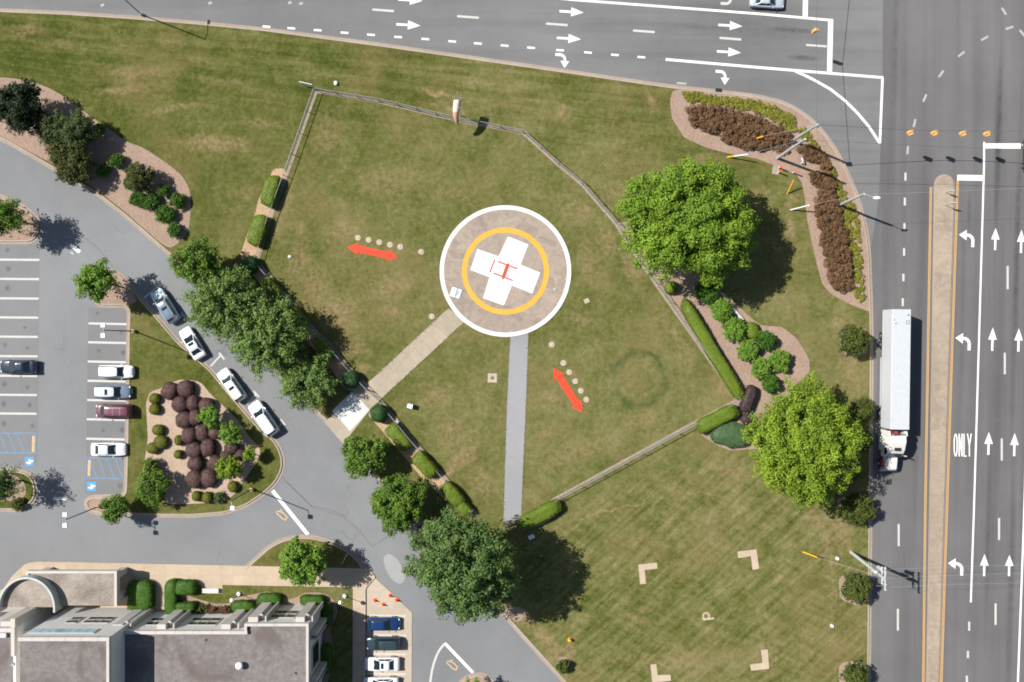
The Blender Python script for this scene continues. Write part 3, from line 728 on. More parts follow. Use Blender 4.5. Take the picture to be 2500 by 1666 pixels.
# teardrop island of the car park
ISL = [(225, 700), (229, 675), (246, 658), (271, 655), (296, 665), (314, 684), (332, 704), (350, 728), (395, 779), (439, 831), (517, 898), (588, 984), (650, 1055), (668, 1064), (687, 1090), (697, 1124), (694, 1151), (677, 1183), (650, 1208),
       (606, 1238), (552, 1258), (470, 1265), (387, 1264), (276, 1260), (235, 1258), (213, 1251), (203, 1234), (206, 1218), (221, 1209), (249, 1207), (301, 1207), (304, 1096), (308, 820), (310, 753), (240, 752), (227, 735)]
p, r3 = kerbed('island_kerb', ISL, 1); st(MB().prism(r3, -.10, .12).build('island_lawn', M['grass']))
I5 = [(-160, 1143), (27, 1143), (55, 1145), (78, 1156), (90, 1176), (94, 1203), (88, 1224), (71, 1240), (43, 1251), (-160, 1251)]
p, r3 = kerbed('island_kerb', I5, 1); st(MB().prism(r3, -.10, .12).build('island_lawn', M['grass']))
I1 = [(-200, 425), (-60, 452), (0, 473), (41, 489), (76, 511), (98, 535), (105, 557), (97, 582), (78, 597), (-200, 598)]
p, r3 = kerbed('island_kerb', I1, 1); st(MB().prism(r3, -.10, .12).build('planting_bed', M['mulch']))
I7 = [(1112, 1690), (1118, 1664), (1134, 1650), (1155, 1642.6), (1175, 1641), (1193, 1648), (1203, 1660), (1230, 1690), (1300, 1800), (1190, 1830), (1120, 1760)]
p, r3 = kerbed('island_kerb', I7, 1); st(MB().prism(r3, -.10, .12).build('planting_bed', M['mulch']))
# building forecourt: pavement, parking slab, half-moon island
walk = MB(); walk.prism(roundp(PX([(-300, 1480), (8, 1440), (30, 1407), (47, 1391), (64, 1376), (94, 1371), (276, 1374.5), (608, 1381.5), (900, 1388), (918, 1409), (893, 1436), (893, 1900), (860, 1900), (862, 1434), (543, 1428), (402, 1427), (403, 1560), (-300, 1560)]), .35, 3), -.10, .13)
st(walk.build('sidewalk', M['walk']))
slab = st(MB().prism(PX([(896, 1437), (917, 1412), (1006, 1496), (1004, 1900), (896, 1900)]), -.1, .035).build('parking_slab', M['slab']))
I6 = [(594, 1385), (628, 1354), (655, 1330), (688, 1313), (724, 1305), (766, 1306), (802, 1316), (843, 1334), (873, 1357), (897, 1389)]
k6 = roundp(PX(I6), .8, 4, False)
i1 = offset(k6, -.36, False); i2 = offset(k6, -.39, False); i3 = offset(k6, -.56, False); i4 = offset(k6, -.57, False); n = len(k6)
def band(a, b, za, zb): return ([(x, y, za) for x, y in a]+[(x, y, zb) for x, y in b], [(i+1, i, n+i, n+i+1) for i in range(n-1)])
kk = MB(); kk.add(*band(i1, i2, .012, .15)); kk.add(*band(i2, i3, .15, .154)); kk.add(*band(i3, i4, .154, 0)); ko = kk.build('kerb', M['kerb']); st(ko)
kk = MB(); kk.add(*band(k6, i1, .010, .012)); kk.build('gutter', M['gutter'], ko)
st(MB().prism(i3, -.1, .128).build('island_lawn', M['grass']))
# helipad walks
st(MB().sheet(PX([(1094, 753), (906.6, 927.7), (866, 956), (903, 1000), (936, 969), (1135, 785)]), .128).build('concrete_path', M['pathc']))
st(MB().sheet(PX([(1246, 800), (1245.6, 830), (1238, 980), (1234, 1100), (1229, 1272), (1272, 1268), (1278, 1120), (1284, 980), (1289.5, 830), (1289, 800)]), .132).build('asphalt_path', M['path_grey']))
ap = MB().prism(PX([(793, 1032), (865, 955), (904, 1000), (838, 1084)]), -.1, .126).build('driveway_apron', M['apron']); st(ap)
MB().sheet(PX([(811, 1003), (860, 956), (903, 1001), (855, 1053)]), .131).build('new_slab', M['white_slab'], ap)
# beds
def bed(pts, mt, z=.125, rnd=10, name='planting_bed'): return st(MB().sheet(roundp(PX(pts), rnd/K, 3), z).build(name, M[mt]))
bed([(-300, 168), (0, 190), (42, 192.6), (112, 211), (157, 236), (213, 278), (269, 317.5), (311, 348), (348, 359.5), (404, 396), (443, 427), (464, 460), (467, 502.6), (461, 570), (436, 594), (415, 609), (385, 588), (310, 521), (234, 461), (180, 430), (128, 400), (28, 347), (0, 333), (-300, 250)], 'mulch', rnd=18)
bed([(1656, 219), (1640, 225), (1635, 249), (1640, 290), (1670, 337), (1725, 362), (1788, 378), (1850, 389), (1881, 401), (1908, 412), (1943, 427), (1958, 448), (1965, 489), (1969, 534), (1980, 588), (1994, 648), (2006, 693), (2027, 718), (2071, 742), (2122, 762)]+[(CX+x*K, CY-y*K) for x, y in offset(roundp(PX(NE), 14/K, 5, False), -.45, False) if CX+x*K > 1656 and CY-y*K < 760][::-1], 'mulch', rnd=6)
bed([(1504, 543), (1556, 618), (1610, 697), (1700, 830), (1803, 979), (1700, 1034), (1711, 1063), (1752, 1088), (1782, 1100), (1850, 1096), (1960, 1120), (2020, 1040), (1960, 1000), (1930, 950), (1960, 925), (1977, 908), (1975, 878), (1961, 853), (1943, 825), (1908, 798), (1857, 795), (1822, 768), (1790, 734), (1722, 683), (1640, 600), (1560, 545)], 'mulch')
bed([(2050, 806), (2048, 835), (2056, 862), (2085, 874), (2118, 862), (2118, 806), (2080, 794)], 'mulch')
bed([(2046, 1412), (2050, 1462), (2088, 1478), (2112, 1470), (2112, 1404), (2070, 1396)], 'mulch'); bed([(2048, 1622), (2046, 1660), (2060, 1690), (2112, 1690), (2112, 1624), (2072, 1612)], 'mulch'); bed([(2040, 1218), (2060, 1270), (2118, 1275), (2118, 1205)], 'mulch')
bed([(1360, 1604), (1386, 1602), (1392, 1622), (1380, 1640), (1362, 1636)], 'mulch')
bed([(1228, 1490), (1250, 1478), (1290, 1490), (1270, 1520), (1245, 1512)], 'mulch', rnd=14)
bed([(669, 412), (629, 494), (625, 519), (601, 582), (586, 628), (604, 655), (630, 684), (655, 728), (696, 746), (749, 834), (801, 887), (837, 945), (862, 958), (899, 938), (852, 903), (776, 820), (700, 728), (634, 650), (628, 636), (700, 430), (697, 412)], 'mulch2', .127)
bed([(898, 1013), (940, 1060), (992, 1121), (1031, 1168), (1097, 1229), (1141, 1251), (1160, 1264), (1170, 1256), (1080, 1160), (1020, 1090), (969, 1034), (925, 985), (906, 1001)], 'mulch2', .127)
bed([(1285, 1262), (1330, 1234), (1366, 1217), (1372, 1226), (1366, 1250), (1330, 1280), (1290, 1292), (1270, 1280)], 'mulch')
bed([(367, 957), (395, 948), (436, 927), (469, 928), (492, 934), (514, 962), (547, 992), (583, 1028), (615, 1074), (634, 1090), (636, 1107), (625, 1132), (595, 1175), (572, 1208), (547, 1226), (469, 1230), (416, 1231), (386, 1221), (350, 1200), (349, 1152), (355, 1118), (362, 1072), (357, 985)], 'mulch3', .125)
bed([(214, 1232), (222, 1220), (250, 1216), (296, 1216), (298, 1248), (225, 1248)], 'mulch'); bed([(236, 690), (244, 668), (270, 664), (292, 672), (320, 705), (338, 735), (318, 745), (245, 743)], 'mulch')
bed([(-60, 1155), (40, 1160), (62, 1180), (66, 1210), (40, 1222), (-60, 1228)], 'mulch')
grs = MB().prism(PX([(543, 1428.6), (861.6, 1434.6), (859.6, 1900), (780, 1900), (790, 1480), (403.6, 1505), (403.6, 1428)]), -.1, .118).build('entrance_lawn', M['grass']); st(grs)
bed([(404, 1448), (451, 1452), (497, 1466), (530, 1475), (562, 1472), (565, 1462), (617, 1451), (654, 1443.6), (683, 1449), (701, 1464), (724, 1459), (741, 1447), (777, 1445.5), (802, 1451), (818, 1468), (826, 1493), (806, 1540), (818, 1593), (806, 1644), (798, 1672), (805, 1760), (785, 1760), (787, 1480), (404, 1500)], 'mulch', .124)
st(MB().prism(PX([(492, 1427.6), (544, 1427.6), (544, 1449), (492, 1449)]), -.1, .131).build('bench_pad', M['walk']))
# central reservation
med = roundp(PX([(2283, 500), (2283, 440), (2305, 427), (2327, 440), (2327, 500), (2316, 830), (2303, 1236), (2290, 1666), (2280, 2000), (2256, 2000), (2264, 1666), (2272, 1236), (2278, 830)]), 1.4, 6)
st(MB().prism(med, -.05, .16).build('median', M['median'])); st(MB().prism(offset(med if area(med) > 0 else med[::-1], -.22), -.05, .024).build('gutter', M['gutter']))

# ------------------------------------------------------------------ painted markings (children of the road they lie on)
def line(par, pts, wpx, mt='white', name='lane_line', z=.012): return ribbon(PX(pts), wpx/K, z).build(name, M[mt], par)
def box4(par, cx, cy, l, w_, ang, mt='white', name='lane_dash', z=.012):
    c, s_ = math.cos(R(ang)), math.sin(R(ang)); q = [(cx+c*a-s_*b, cy-(s_*a+c*b)) for a, b in ((-l/2, -w_/2), (l/2, -w_/2), (l/2, w_/2), (-l/2, w_/2))]
    return MB().sheet(PX(q), z).build(name, M[mt], par)
def shape(par, pts, cx, cy, ang, sx, sy, mt, name, z=.012):
    c, s_ = math.cos(R(ang)), math.sin(R(ang)); q = []
    for a, b in pts: a *= sx; b *= sy; q.append((cx+c*a-s_*b, cy-(s_*a+c*b)))
    return MB().sheet(PX(q), z).build(name, M[mt], par)
ARROW = [(-.5, -.085), (-.02, -.085), (-.02, -.33), (.5, 0), (-.02, .33), (-.02, .085), (-.5, .085)]
def turn(side):
    # travels +x, turns to y*side, drawn unit-size
    o = []; 
    for k in range(9): t = k/8*PI/2; o.append((-.10+.46*math.sin(t), side*(.46-.46*math.cos(t))))
    inn = []
    for k in range(9): t = k/8*PI/2; inn.append((-.10+.27*math.sin(t), side*(.46-.27*math.cos(t))))
    pts = [(-.5, side*0)]+o+[(.36, side*.50), (.60, side*.50), (.27, side*.98), (-.08, side*.50), (.17, side*.50)]+inn[::-1]+[(-.5, side*.19)]
    return pts
for cx, cy in ((997, 61.5), (1002, 1), (1395.5, 29.5), (1389, 94.6), (1783, 63), (1779.5, 127.5)): shape(nroad, ARROW, cx, cy, -3.4, 59, 34, 'white', 'straight_arrow')
for cx, cy in ((1372, 131), (1763, 172)): shape(nroad, turn(-1), cx, cy, -4, 32, 36, 'white', 'turn_arrow')
shape(nroad, turn(1), 1775, 13, -3.4, 32, 36, 'dull', 'turn_arrow')
for cx, cy in ((935.5, 25.7), (1142.5, 42), (1359.5, 60), (1572, 77), (1783, 95)): box4(nroad, cx, cy, 53, 5.5, -4.2, 'dull')
for cx, cy in ((1993, 112),): box4(nroad, cx, cy, 51, 5, -4.0, 'dull')
for zx, zy in ((183, 237), (403, 252), (636, 269), (873, 291), (1107, 309), (1347, 329), (1587, 347), (1825, 368), (2051, 386), (2289, 405), (2522, 424), (2778, 446), (3025, 466), (3263, 487), (3497, 507)):
    box4(nroad, 600+zx*.2762, zy*.2762, 19, 5, -4.6, 'white')
line(nroad, [(1625, 145.5), (1850, 165), (2156.6, 190)], 6.5)
line(nroad, [(1941, 174), (1966, 185), (1988, 196), (2027, 218), (2062.7, 246), (2093, 276), (2121, 309), (2147, 349)], 6.5, z=.015)
line(nroad, [(2154.5, 191), (2148, 351)], 6, z=.0175)
line(nroad, [(1300, -10), (1399, 0), (1850, 34), (2031, 50)], 6, 'white')
line(nroad, [(2028, 47), (2025, 180)], 12.5, 'white', 'stop_line', .0145); line(nroad, [(1968, -60), (1965.5, 43)], 12.5, 'white', 'stop_line', .0145)
for x, y in ((250, 13), (513, 8), (66, -3), (708, 7), (735, 9)): box4(nroad, x, y, 9, 6, 20, 'faint', 'worn_mark')
line(nroad, [(1652, 203), (1676, 205)], 5, 'faint', 'worn_mark', .0135)
for x, y0, y1 in ((2210.5, 422, 441.5), (2209, 483, 502), (2208, 545, 564), (2207, 606, 625), (2205.5, 669, 687), (2204, 728.6, 748), (2194, 1280, 1334), (2192, 1487, 1540), (2460, 650, 706.5), (2453, 861.5, 914), (2445.6, 1071, 1125), (2439, 1265, 1319), (2430.5, 1473.5, 1526), (2366, 1518, 1540), (2363, 1589.5, 1607), (2360.5, 1650, 1672)):
    box4(road, x, (y0+y1)/2, y1-y0, 5.2, 90, 'dull')
for x, y, a in ((2216, 367, 86), (2232.6, 301, 76), (2257.5, 240, 66), (2297.5, 181, 54), (2347, 132.6, 38), (2404, 94, 29), (2464.6, 68.5, 17), (2451, 28, -58), (2496, 81.5, -50)): box4(road, x, y, 20, 5.5, a, 'faint', 'guide_dash')
for x, y0, y1 in ((2430, 557, 611), (2493, 561.6, 618), (2423, 800, 857), (2486.7, 802, 859), (2413.5, 1055, 1111), (2476.5, 1057.5, 1114), (2403, 1353, 1407), (2463.8, 1355, 1407)):
    shape(road, ARROW, x, (y0+y1)/2, 88.5, y1-y0, 32, 'white', 'straight_arrow')
for x, y in ((2379, 580), (2370, 832), (2352, 1382)): shape(road, turn(1), x, y+5, 88, 38, 39, 'white', 'turn_arrow')
def strokes(par, segs, ox, oy, w_, h_, t, mt, name, ang=0):
    m = MB(); z = .0125
    for sgs in segs:
        p = PX([(ox+a*w_, oy+b*h_) for a, b in sgs])
        for a, b in zip(p[:-1], p[1:]):
            u = (Vector(b)-Vector(a)).normalized()*(t/K*.3); q = ribbon([tuple(Vector(a)-u), tuple(Vector(b)+u)], t/K, z); m.add(q.v, q.f); z += .0012
    m.build(name, M[mt], par)
x0, y0, hh = 2329, 1060, 54
strokes(road, [[(.5, 0), (.15, .1), (0, .3), (0, .7), (.15, .9), (.5, 1), (.85, .9), (1, .7), (1, .3), (.85, .1), (.5, 0)]], 2329.5, y0, 7, hh, 3.0, 'white', 'letter_o')
strokes(road, [[(0, 1), (0, 0), (1, 1), (1, 0)]], 2341.5, y0, 7, hh, 3.0, 'white', 'letter_n')
strokes(road, [[(0, 0), (0, 1), (1, 1)]], 2353.5, y0, 5.5, hh, 3.0, 'white', 'letter_l')
strokes(road, [[(0, 0), (.5, .5), (.5, 1)], [(1, 0), (.5, .5)]], 2362, y0, 9, hh, 3.0, 'white', 'letter_y')
line(road, [(2402.5, 347), (2402.5, 400), (2390, 830), (2378, 1236), (2370, 1471)], 4.6); line(road, [(2400, 357), (2492, 357)], 13, 'white', 'stop_line', .0145); line(road, [(2337, 434), (2400, 435)], 14, 'white', 'stop_line', .0145)
line(road, [(2505, 1100), (2499, 1291), (2485, 1666), (2478, 1900)], 5)
for dx in (-1.7, 1.7):
    line(road, [(2272.6+dx, 457), (2266+dx, 830), (2259+dx, 1236), (2254+dx, 1666), (2250+dx, 1900)], 2.2, 'yellow', 'centre_line')
    line(road, [(2338+dx, 441), (2325+dx, 830), (2312+dx, 1236), (2298+dx, 1666), (2290+dx, 1900)], 2.2, 'yellow', 'centre_line')
# drive markings
D = drive; zz = -.008
line(D, [(665, 1198), (752, 1306)], 9, 'white', 'stop_line', zz); line(D, [(1086, 1571), (1155, 1643)], 7.5, 'white', 'stop_line', zz+.003)
line(D, roundp([(1086, 1571), (1069, 1592), (1056, 1628), (1050, 1666), (1049, 1720)], 20, 4, False), 5.5, 'dull', 'lane_line', zz)
for q in (((514, 894.6), (541, 865.6), (534.5, 862), (548, 878)), ((603, 987.7), (627, 961), (619, 955), (632, 970)), ((424, 792), (447, 768), (441, 762), (453, 776)), ((682, 1042), (690, 1030), (684, 1024), (696, 1038)), ((352, 728), (383, 702), (379, 697), (390, 708))):
    line(D, q[:2], 4, 'dull', 'bay_mark', zz); line(D, q[2:], 4.5, 'dull', 'bay_mark', zz+.003)
bay = MB().sheet(PX([(-300, 598), (96, 598), (91, 1135), (-300, 1135)]), -.014).build('parking_bays', M['stall']); st(bay)
bay2 = MB().sheet(PX([(216, 752), (309, 752), (302, 1207), (208, 1207)]), -.014).build('parking_bays', M['stall']); st(bay2)
for y in (635, 682, 729.5, 776, 823, 870.5, 918.6, 965, 1010.6): line(bay, [(-160, y-2), (96-(y-635)*.018, y)], 5.2, 'dull', 'bay_line', -.007)
for y in (791, 837, 884, 931, 978, 1025, 1072.5): line(bay2, [(216-(y-791)*.018, y-1), (311-(y-791)*.018, y+1)], 5.2, 'dull', 'bay_line', -.007)
line(bay2, [(210, 1118), (301, 1119)], 3.5, 'blue', 'hatch_line', -.007); line(bay2, [(209, 1168), (299, 1169)], 4, 'blue', 'hatch_line', -.007); line(bay2, [(210, 1119), (209, 1168)], 3, 'blue', 'hatch_line', -.0045)
for x in (219, 240, 261, 282): line(bay2, [(x, 1120), (x+18, 1167)], 4, 'blue', 'hatch_line', -.0045)
line(bay, [(-60, 1058), (89, 1058)], 3.5, 'blue', 'hatch_line', -.007); line(bay, [(-60, 1106), (88, 1106)], 4, 'blue', 'hatch_line', -.007); line(bay, [(88, 1058), (87, 1106)], 3, 'blue', 'hatch_line', -.0045)
for x in (-22, -1, 20, 41): line(bay, [(x, 1059), (x+19, 1105)], 4, 'blue', 'hatch_line', -.0045)
line(bay2, [(218, 1124), (217, 1163)], 7, 'tanpaint', 'worn_lettering', -.002); line(bay, [(82, 1064), (81, 1104)], 7, 'tanpaint', 'worn_lettering', -.002)
def wheelsign(par, cx, cy, f, s_=11):
    b_ = box4(par, cx, cy, 2*s_, 2*s_, 0, 'bluebox', 'accessible_symbol', -.005)
    line(b_, [(cx+f*a*s_, cy+b*s_) for a, b in [(.05+.42*math.cos(t*PI/5), .05+.45*math.sin(t*PI/5)) for t in range(1, 9)]], 2.6, 'white', 'wheel_mark', -.002)
    line(b_, [(cx-f*.55*s_, cy-.1*s_), (cx+f*.0*s_, cy-.05*s_), (cx+f*.3*s_, cy+.35*s_), (cx+f*.75*s_, cy+.2*s_)], 2.6, 'white', 'figure_mark', 0.0)
    box4(b_, cx-f*.68*s_, cy-.1*s_, 4, 4, 0, 'white', 'head_mark', .0005)
wheelsign(bay2, 223, 1188, -1); wheelsign(bay, 71.5, 1127, -1)
box4(D, 146, 1218, 32, 8, 0, 'white', 'stop_mark', zz); box4(D, 145, 1202, 14, 4, 0, 'faint', 'stop_mark', zz); box4(D, 183, 606.5, 30, 9, -38, 'white', 'stop_mark', zz); box4(D, 175.5, 618, 10, 5, -38, 'faint', 'stop_mark', zz)
MB().sheet(roundp(PX([(935, 1362), (944, 1354), (953, 1353), (968, 1362), (992, 1400), (988, 1420), (974, 1428), (955, 1414), (941, 1390)]), .5, 4), zz).build('pale_patch', M['patch'], D)
for cx, cy, an in ((688, 1258, 38), (1104, 1624, 38)):
    pts = []
    for (a, b) in ((-13, -9), (-4, -9), (6, -3), (13, 6), (9, 12), (0, 8), (-6, 1), (-12, -4)): pts.append((cx+a, cy+b))
    line(D, pts+[pts[0]], 3.2, 'tanpaint', 'worn_arrow', zz); line(D, [(cx-4, cy-14), (cx+1, cy-10)], 3, 'tanpaint', 'worn_arrow', zz)
for pts in ([(180, 563), (200, 576), (232, 600), (260, 631), (277, 655)], [(660, 1128), (684, 1158), (700, 1177), (734, 1210), (765, 1240)], [(765, 1240), (838, 1262), (872, 1290), (909, 1335)], [(909, 1335), (935, 1318), (958, 1300)], [(700, 1178), (760, 1237), (800, 1243), (846, 1262)]):
    line(D, pts, 1.3, 'seam', 'tar_seam', zz+.001)
for y in (1503, 1551, 1597, 1645.6): line(slab, [(902, y-1), (991, y+1)], 4.2, 'dull', 'bay_line', .04)
line(nroad, [(1615, 90), (1612, 135), (1604, 184)], 1.2, 'seam', 'tar_seam', .006)
line(road, [(2156, 12), (2155, 190)], 1.6, 'seam', 'tar_seam', .009)
# ------------------------------------------------------------------ building
def GB(px, py, h):  # picture point of the parapet -> world
    v = G(px, py, h); return v.x, v.y
HL, HT, HW = 8.3, 12.3, 9.0
bld = thing('hospital_building', 'pale stone building with stained gravel roofs, parapets and ribbed piers along its north front', 'building', (g2(480, 1560)[0], g2(480, 1560)[1], 0))
OFF = Vector(bld.location)
def bb(m, gx0, gx1, gy0, gy1, z0, z1):
    """box given in ground-plan picture units (y down) and metres"""
    x0, y1 = g2(gx0, gy0); x1, y0 = g2(gx1, gy1)
    return m.box(x0-OFF.x, x1-OFF.x, y0-OFF.y, y1-OFF.y, z0, z1)
xe, yA, yB, yT, xT0, xT1, yL, xL = 787, 1492.7, 1475.6, 1482.5, 169, 367.7, 1482, 127
xb = 644
w = MB(); bb(w, xT1, xb, yA, 2100, -.1, HL-.45); bb(w, xb, xe, yB, 2100, -.1, HL-.455); bb(w, xT0, xT1, yT, 2100, -.1, HT-.4); bb(w, -400, xL, yL, 2100, -.1, HW-.4); bb(w, xL, xT0, 1500, 2100, -.1, 7.0)
w.build('wall', M['stone2'], bld)
r = MB(); bb(r, xT1+.5, xb+2, yA+4, 2099, HL-.45, HL-.43); bb(r, xb+2.01, xe-4, yB+4, 2099, HL-.45, HL-.432); r.build('roof', M['ballast'], bld)
r = MB(); bb(r, xT0+.5, xT1-4, yT+6, 2099, HT-.4, HT-.38); r.build('roof', M['ballast'], bld)
r = MB(); bb(r, -399, xL-6, yL+7, 2099, HW-.4, HW-.38); r.build('roof', M['ballast'], bld)
t = 8.0
c = MB()
bb(c, xT1, xb+5, yA-1.2, yA+6, HL-.6, HL); bb(c, xb-1.5, xe+1.2, yB-1.2, yB+5, HL-.6, HL+.01); bb(c, xb-1.5, xb+4, yB+5.01, yA+6, HL-.6, HL+.005)
bb(c, xe-4.5, xe+1.2, yB+5.02, 2100, HL-.6, HL)
bb(c, xT0, xT1+1.2, yT-1.2, yT+7, HT-.6, HT); bb(c, xT1-5, xT1+1.2, yT+7.02, 2100, HT-.6, HT+.005)
bb(c, -400, xL+1, yL-1, yL+8, HW-.6, HW); bb(c, xL-7, xL+1, yL+8.02, yL+62, HW-.6, HW+.005)
c.build('parapet', M['stone'], bld)
# coping joints
def joint(*a_):
    j = MB(); bb(j, *a_); j.build('coping_joint', M['gravel'], bld)
for gx in range(400, 640, 42): joint(gx, gx+.5, yA-1.4, yA+6.2, HL-.61, HL+.006)
for gx in range(670, 780, 40): joint(gx, gx+.5, yB-1.4, yB+5.2, HL-.61, HL+.016)
for gx in range(200, 360, 36): joint(gx, gx+.5, yT-1.4, yT+7.2, HT-.61, HT+.006)
def window(gx0, gx1, gy, levels, mt='glass', nb=3):
    """ribbon windows on a north wall standing at gy"""
    fr = MB(); z0 = min(a for a, b in levels)-.14; z1 = max(b for a, b in levels)+.14
    bb(fr, gx0-2, gx1+2, gy-1.6, gy-.4, z0, z1); wo = fr.build('window', M['stone'], bld)
    for a, b in levels: gl = MB(); bb(gl, gx0, gx1, gy-2.0, gy-1.62, a, b); gl.build('pane', M[mt], wo)
    for i in range(1, nb): mu = MB(); x = gx0+(gx1-gx0)*i/nb; bb(mu, x-.5, x+.5, gy-2.4, gy-2.02, z0+.14, z1-.14); mu.build('mullion', M['stone'], wo)
LV = [(3.2, 4.1), (4.9, 5.8)]
LL = [(.9, 2.0)]
for a, b in ((398, 455), (496, 560), (575, 598)): window(a, b, yA, LV); 
window(690, 742, yB, LV)
for a, b in ((222, 245), (262, 318)): window(a, b, yT, [(4.6, 5.3), (6.0, 6.7)])
window(-60, 40, yL, [(2.6, 3.6), (4.4, 5.4)])
window(178, 320, yT, [(9.3, 10.6)], 'skyglass', 7)
# ribbed piers: broad rib, recess, thin rib, half-round lamp at the top of the recess
def pier(px, py, h, gy, wide=20, cap=True):
    f = (CAMH-h)/CAMH; gx = CX+(px-CX)*f
    m = MB(); bb(m, gx, gx+wide, gy-12, gy-.6, -.1, h); bb(m, gx+wide+15, gx+wide+18, gy-13, gy-.6, -.1, h-.25); po = m.build('pier', M['stone'], bld)
    q = MB(); bb(q, gx+wide+.1, gx+wide+14.9, gy-6, gy-.7, 0, h-.9); q.build('recess_shade', M['pole'], po)  # grey panel stands in for the shade between the two ribs
    x, y = g2(gx+wide+3, gy-8); MB().ball((x-OFF.x, y-OFF.y, h-1.0), .36, .36, .25, 12, 6).build('wall_lamp', M['stone'], po)
pier(295-20, 1533, 7.6, yT+10, 22); pier(383, 1534, 7.5, yA); pier(541, 1538, 7.5, yA, 20); pier(606, 1516, 7.6, yB, 22); pier(722, 1519, 7.6, yB, 20)
pier(2, 1532, 8.2, yL, 22)
m = MB(); bb(m, xL-9, xL+.9, yL-22, yL-1.1, -.1, HW-.1); m.build('pier', M['stone'], bld)
# east front
for gy in (1540, 1640, 1740):
    fr = MB(); bb(fr, xe+.4, xe+2.2, gy, gy+56, 2.6, 6.4); wo = fr.build('window', M['stone'], bld); gl = MB(); bb(gl, xe+2.25, xe+2.7, gy+3, gy+53, 2.9, 6.1); gl.build('pane', M['glass'], wo)
for gy in (1500, 1606, 1706):
    m = MB(); bb(m, xe+.5, xe+16, gy, gy+9, -.1, 7.2); bb(m, xe+.5, xe+16, gy+16, gy+19, -.1, 7.0); m.build('pier', M['stone'], bld)
# entrance canopy with its half-round parapet
cx0, cx1, cy0 = 100, 313.5, 1378.5
HC = 3.6
m = MB(); bb(m, cx0, cx1, cy0, yT-22, HC-1.0, HC-.32); cn = m.build('canopy', M['stone'], bld)
m = MB(); bb(m, cx0+5, cx1-5, cy0+5, yT-22.1, HC-.32, HC-.26); m.build('canopy_roof', M['gravel'], cn)
m = MB(); bb(m, cx0-1, cx1+1, cy0-1, cy0+4.9, HC-.45, HC); bb(m, cx1-4.9, cx1+1, cy0+4.92, yT-22, HC-.45, HC+.004); bb(m, cx0-1, cx0+4.9, cy0+4.92, yT-22, HC-.45, HC+.004); m.build('canopy_coping', M['stone'], cn)
for gx, gy in ((297, 1384), (297, 1440), (116, 1384), (116, 1440)):
    m = MB(); bb(m, gx, gx+16, gy, gy+14, -.1, HC-1.02); m.build('column', M['stone'], bld)
ctr = G(64, 1487, 4.6); cxw, cyw = ctr.x-OFF.x, ctr.y-OFF.y; ro, ri = 3.80, 3.55
m = MB(); n = 40; vs = []
for rr in (ri, ro):
    for z in (HC-.8, 4.65):
        for i in range(n+1):
            a = -.12+(PI+.24)*i/n; vs.append((cxw+rr*math.cos(a), cyw+rr*1.1*math.sin(a), z))
N1 = n+1; fs = []
for i in range(n): fs += [(i+1, i, N1+i, N1+i+1), (2*N1+i, 2*N1+i+1, 3*N1+i+1, 3*N1+i), (N1+i, 3*N1+i, 3*N1+i+1, N1+i+1)]
fs += [(0, 2*N1, 3*N1, N1), (n, N1+n, 3*N1+n, 2*N1+n)]
m.add(vs, fs); dr = m.build('round_parapet', M['palepole'], bld)
m = MB(); vs = [(cxw, cyw, HC+.25)]+[(cxw+ri*math.cos(PI*i/24), cyw+ri*1.1*math.sin(PI*i/24), HC+.25) for i in range(25)]
m.add(vs, [(0, i, i+1) for i in range(1, 25)]); m.build('round_roof', M['gravel'], bld)
# small roof things
def on(px, py, h): return G(px, py, h)
g = on(585, 1625, HL); v = thing('roof_vent', 'white domed vent cowl on the stained gravel roof', 'vent', (g.x, g.y, HL-.43)); MB().tube((0, 0, 0), (0, 0, .5), .28, .28, 14).build('vent_pipe', M['steel'], v); MB().ball((0, 0, .62), .5, .5, .28, 16, 8).build('cowl', M['whitem'], v, smooth=True)
for k, (px, py, lb) in enumerate(((722, 1644, 'small dark drain cover on the gravel roof near its east parapet'), (503, 1563, 'small dark drain cover on the gravel roof beside the north parapet'))):
    g = on(px, py, HL-.4); o = MB().tube((0, 0, 0), (0, 0, .08), .14, .12, 10).build('roof_drain', M['black'], None, (g.x, g.y, HL-.43)); tag(o, lb, 'drain', 'roof drains')
g = on(29, 1625, HT); o = MB().tube((0, 0, 0), (0, 0, .25), .22, .16, 10).build('roof_vent', M['steel'], None, (g.x, g.y, HT-.38)); tag(o, 'low grey vent pipe on the tall roof at the left edge', 'vent')
g = on(4, 1552, HW); o = MB().box(-.6, .5, -.25, .25, 0, .4).build('roof_unit', M['whitem'], None, (g.x, g.y, HW-.38)); tag(o, 'small pale box unit on the roof behind the parapet at the left edge', 'roof unit')

# ------------------------------------------------------------------ helipad
hx, hy = g2(1234, 662.5)
hp = thing('helipad', 'round concrete helipad with white rim, yellow circle, white cross and red letter H', 'helipad', (hx, hy, 0))
def hq(px, py): x, y = g2(px, py); return (x-hx, y-hy)
MB().tube((0, 0, 0), (0, 0, .20), 8.97, 8.97, 128).build('pad', M['pad'], hp)
MB().ring(0, 0, 8.38, 8.96, .204, 128).build('rim_line', M['padwhite'], hp)
MB().ring(0, 0, 5.24, 5.93, .204, 128).build('yellow_circle', M['amber'], hp)
cr = [(1240, 578), (1290, 597.5), (1271, 646.6), (1319, 666.5), (1299.5, 717.6), (1250, 698), (1230, 746.6), (1179, 728.6), (1195, 677.6), (1148, 659.6), (1166, 608.5), (1217.5, 626.5)]
MB().sheet([hq(*p) for p in cr], .206).build('cross', M['padwhite'], hp)
hm = MB()
def hline(m, a, b, wpx, z): q = ribbon([hq(*a), hq(*b)], wpx/K, z); m.add(q.v, q.f)
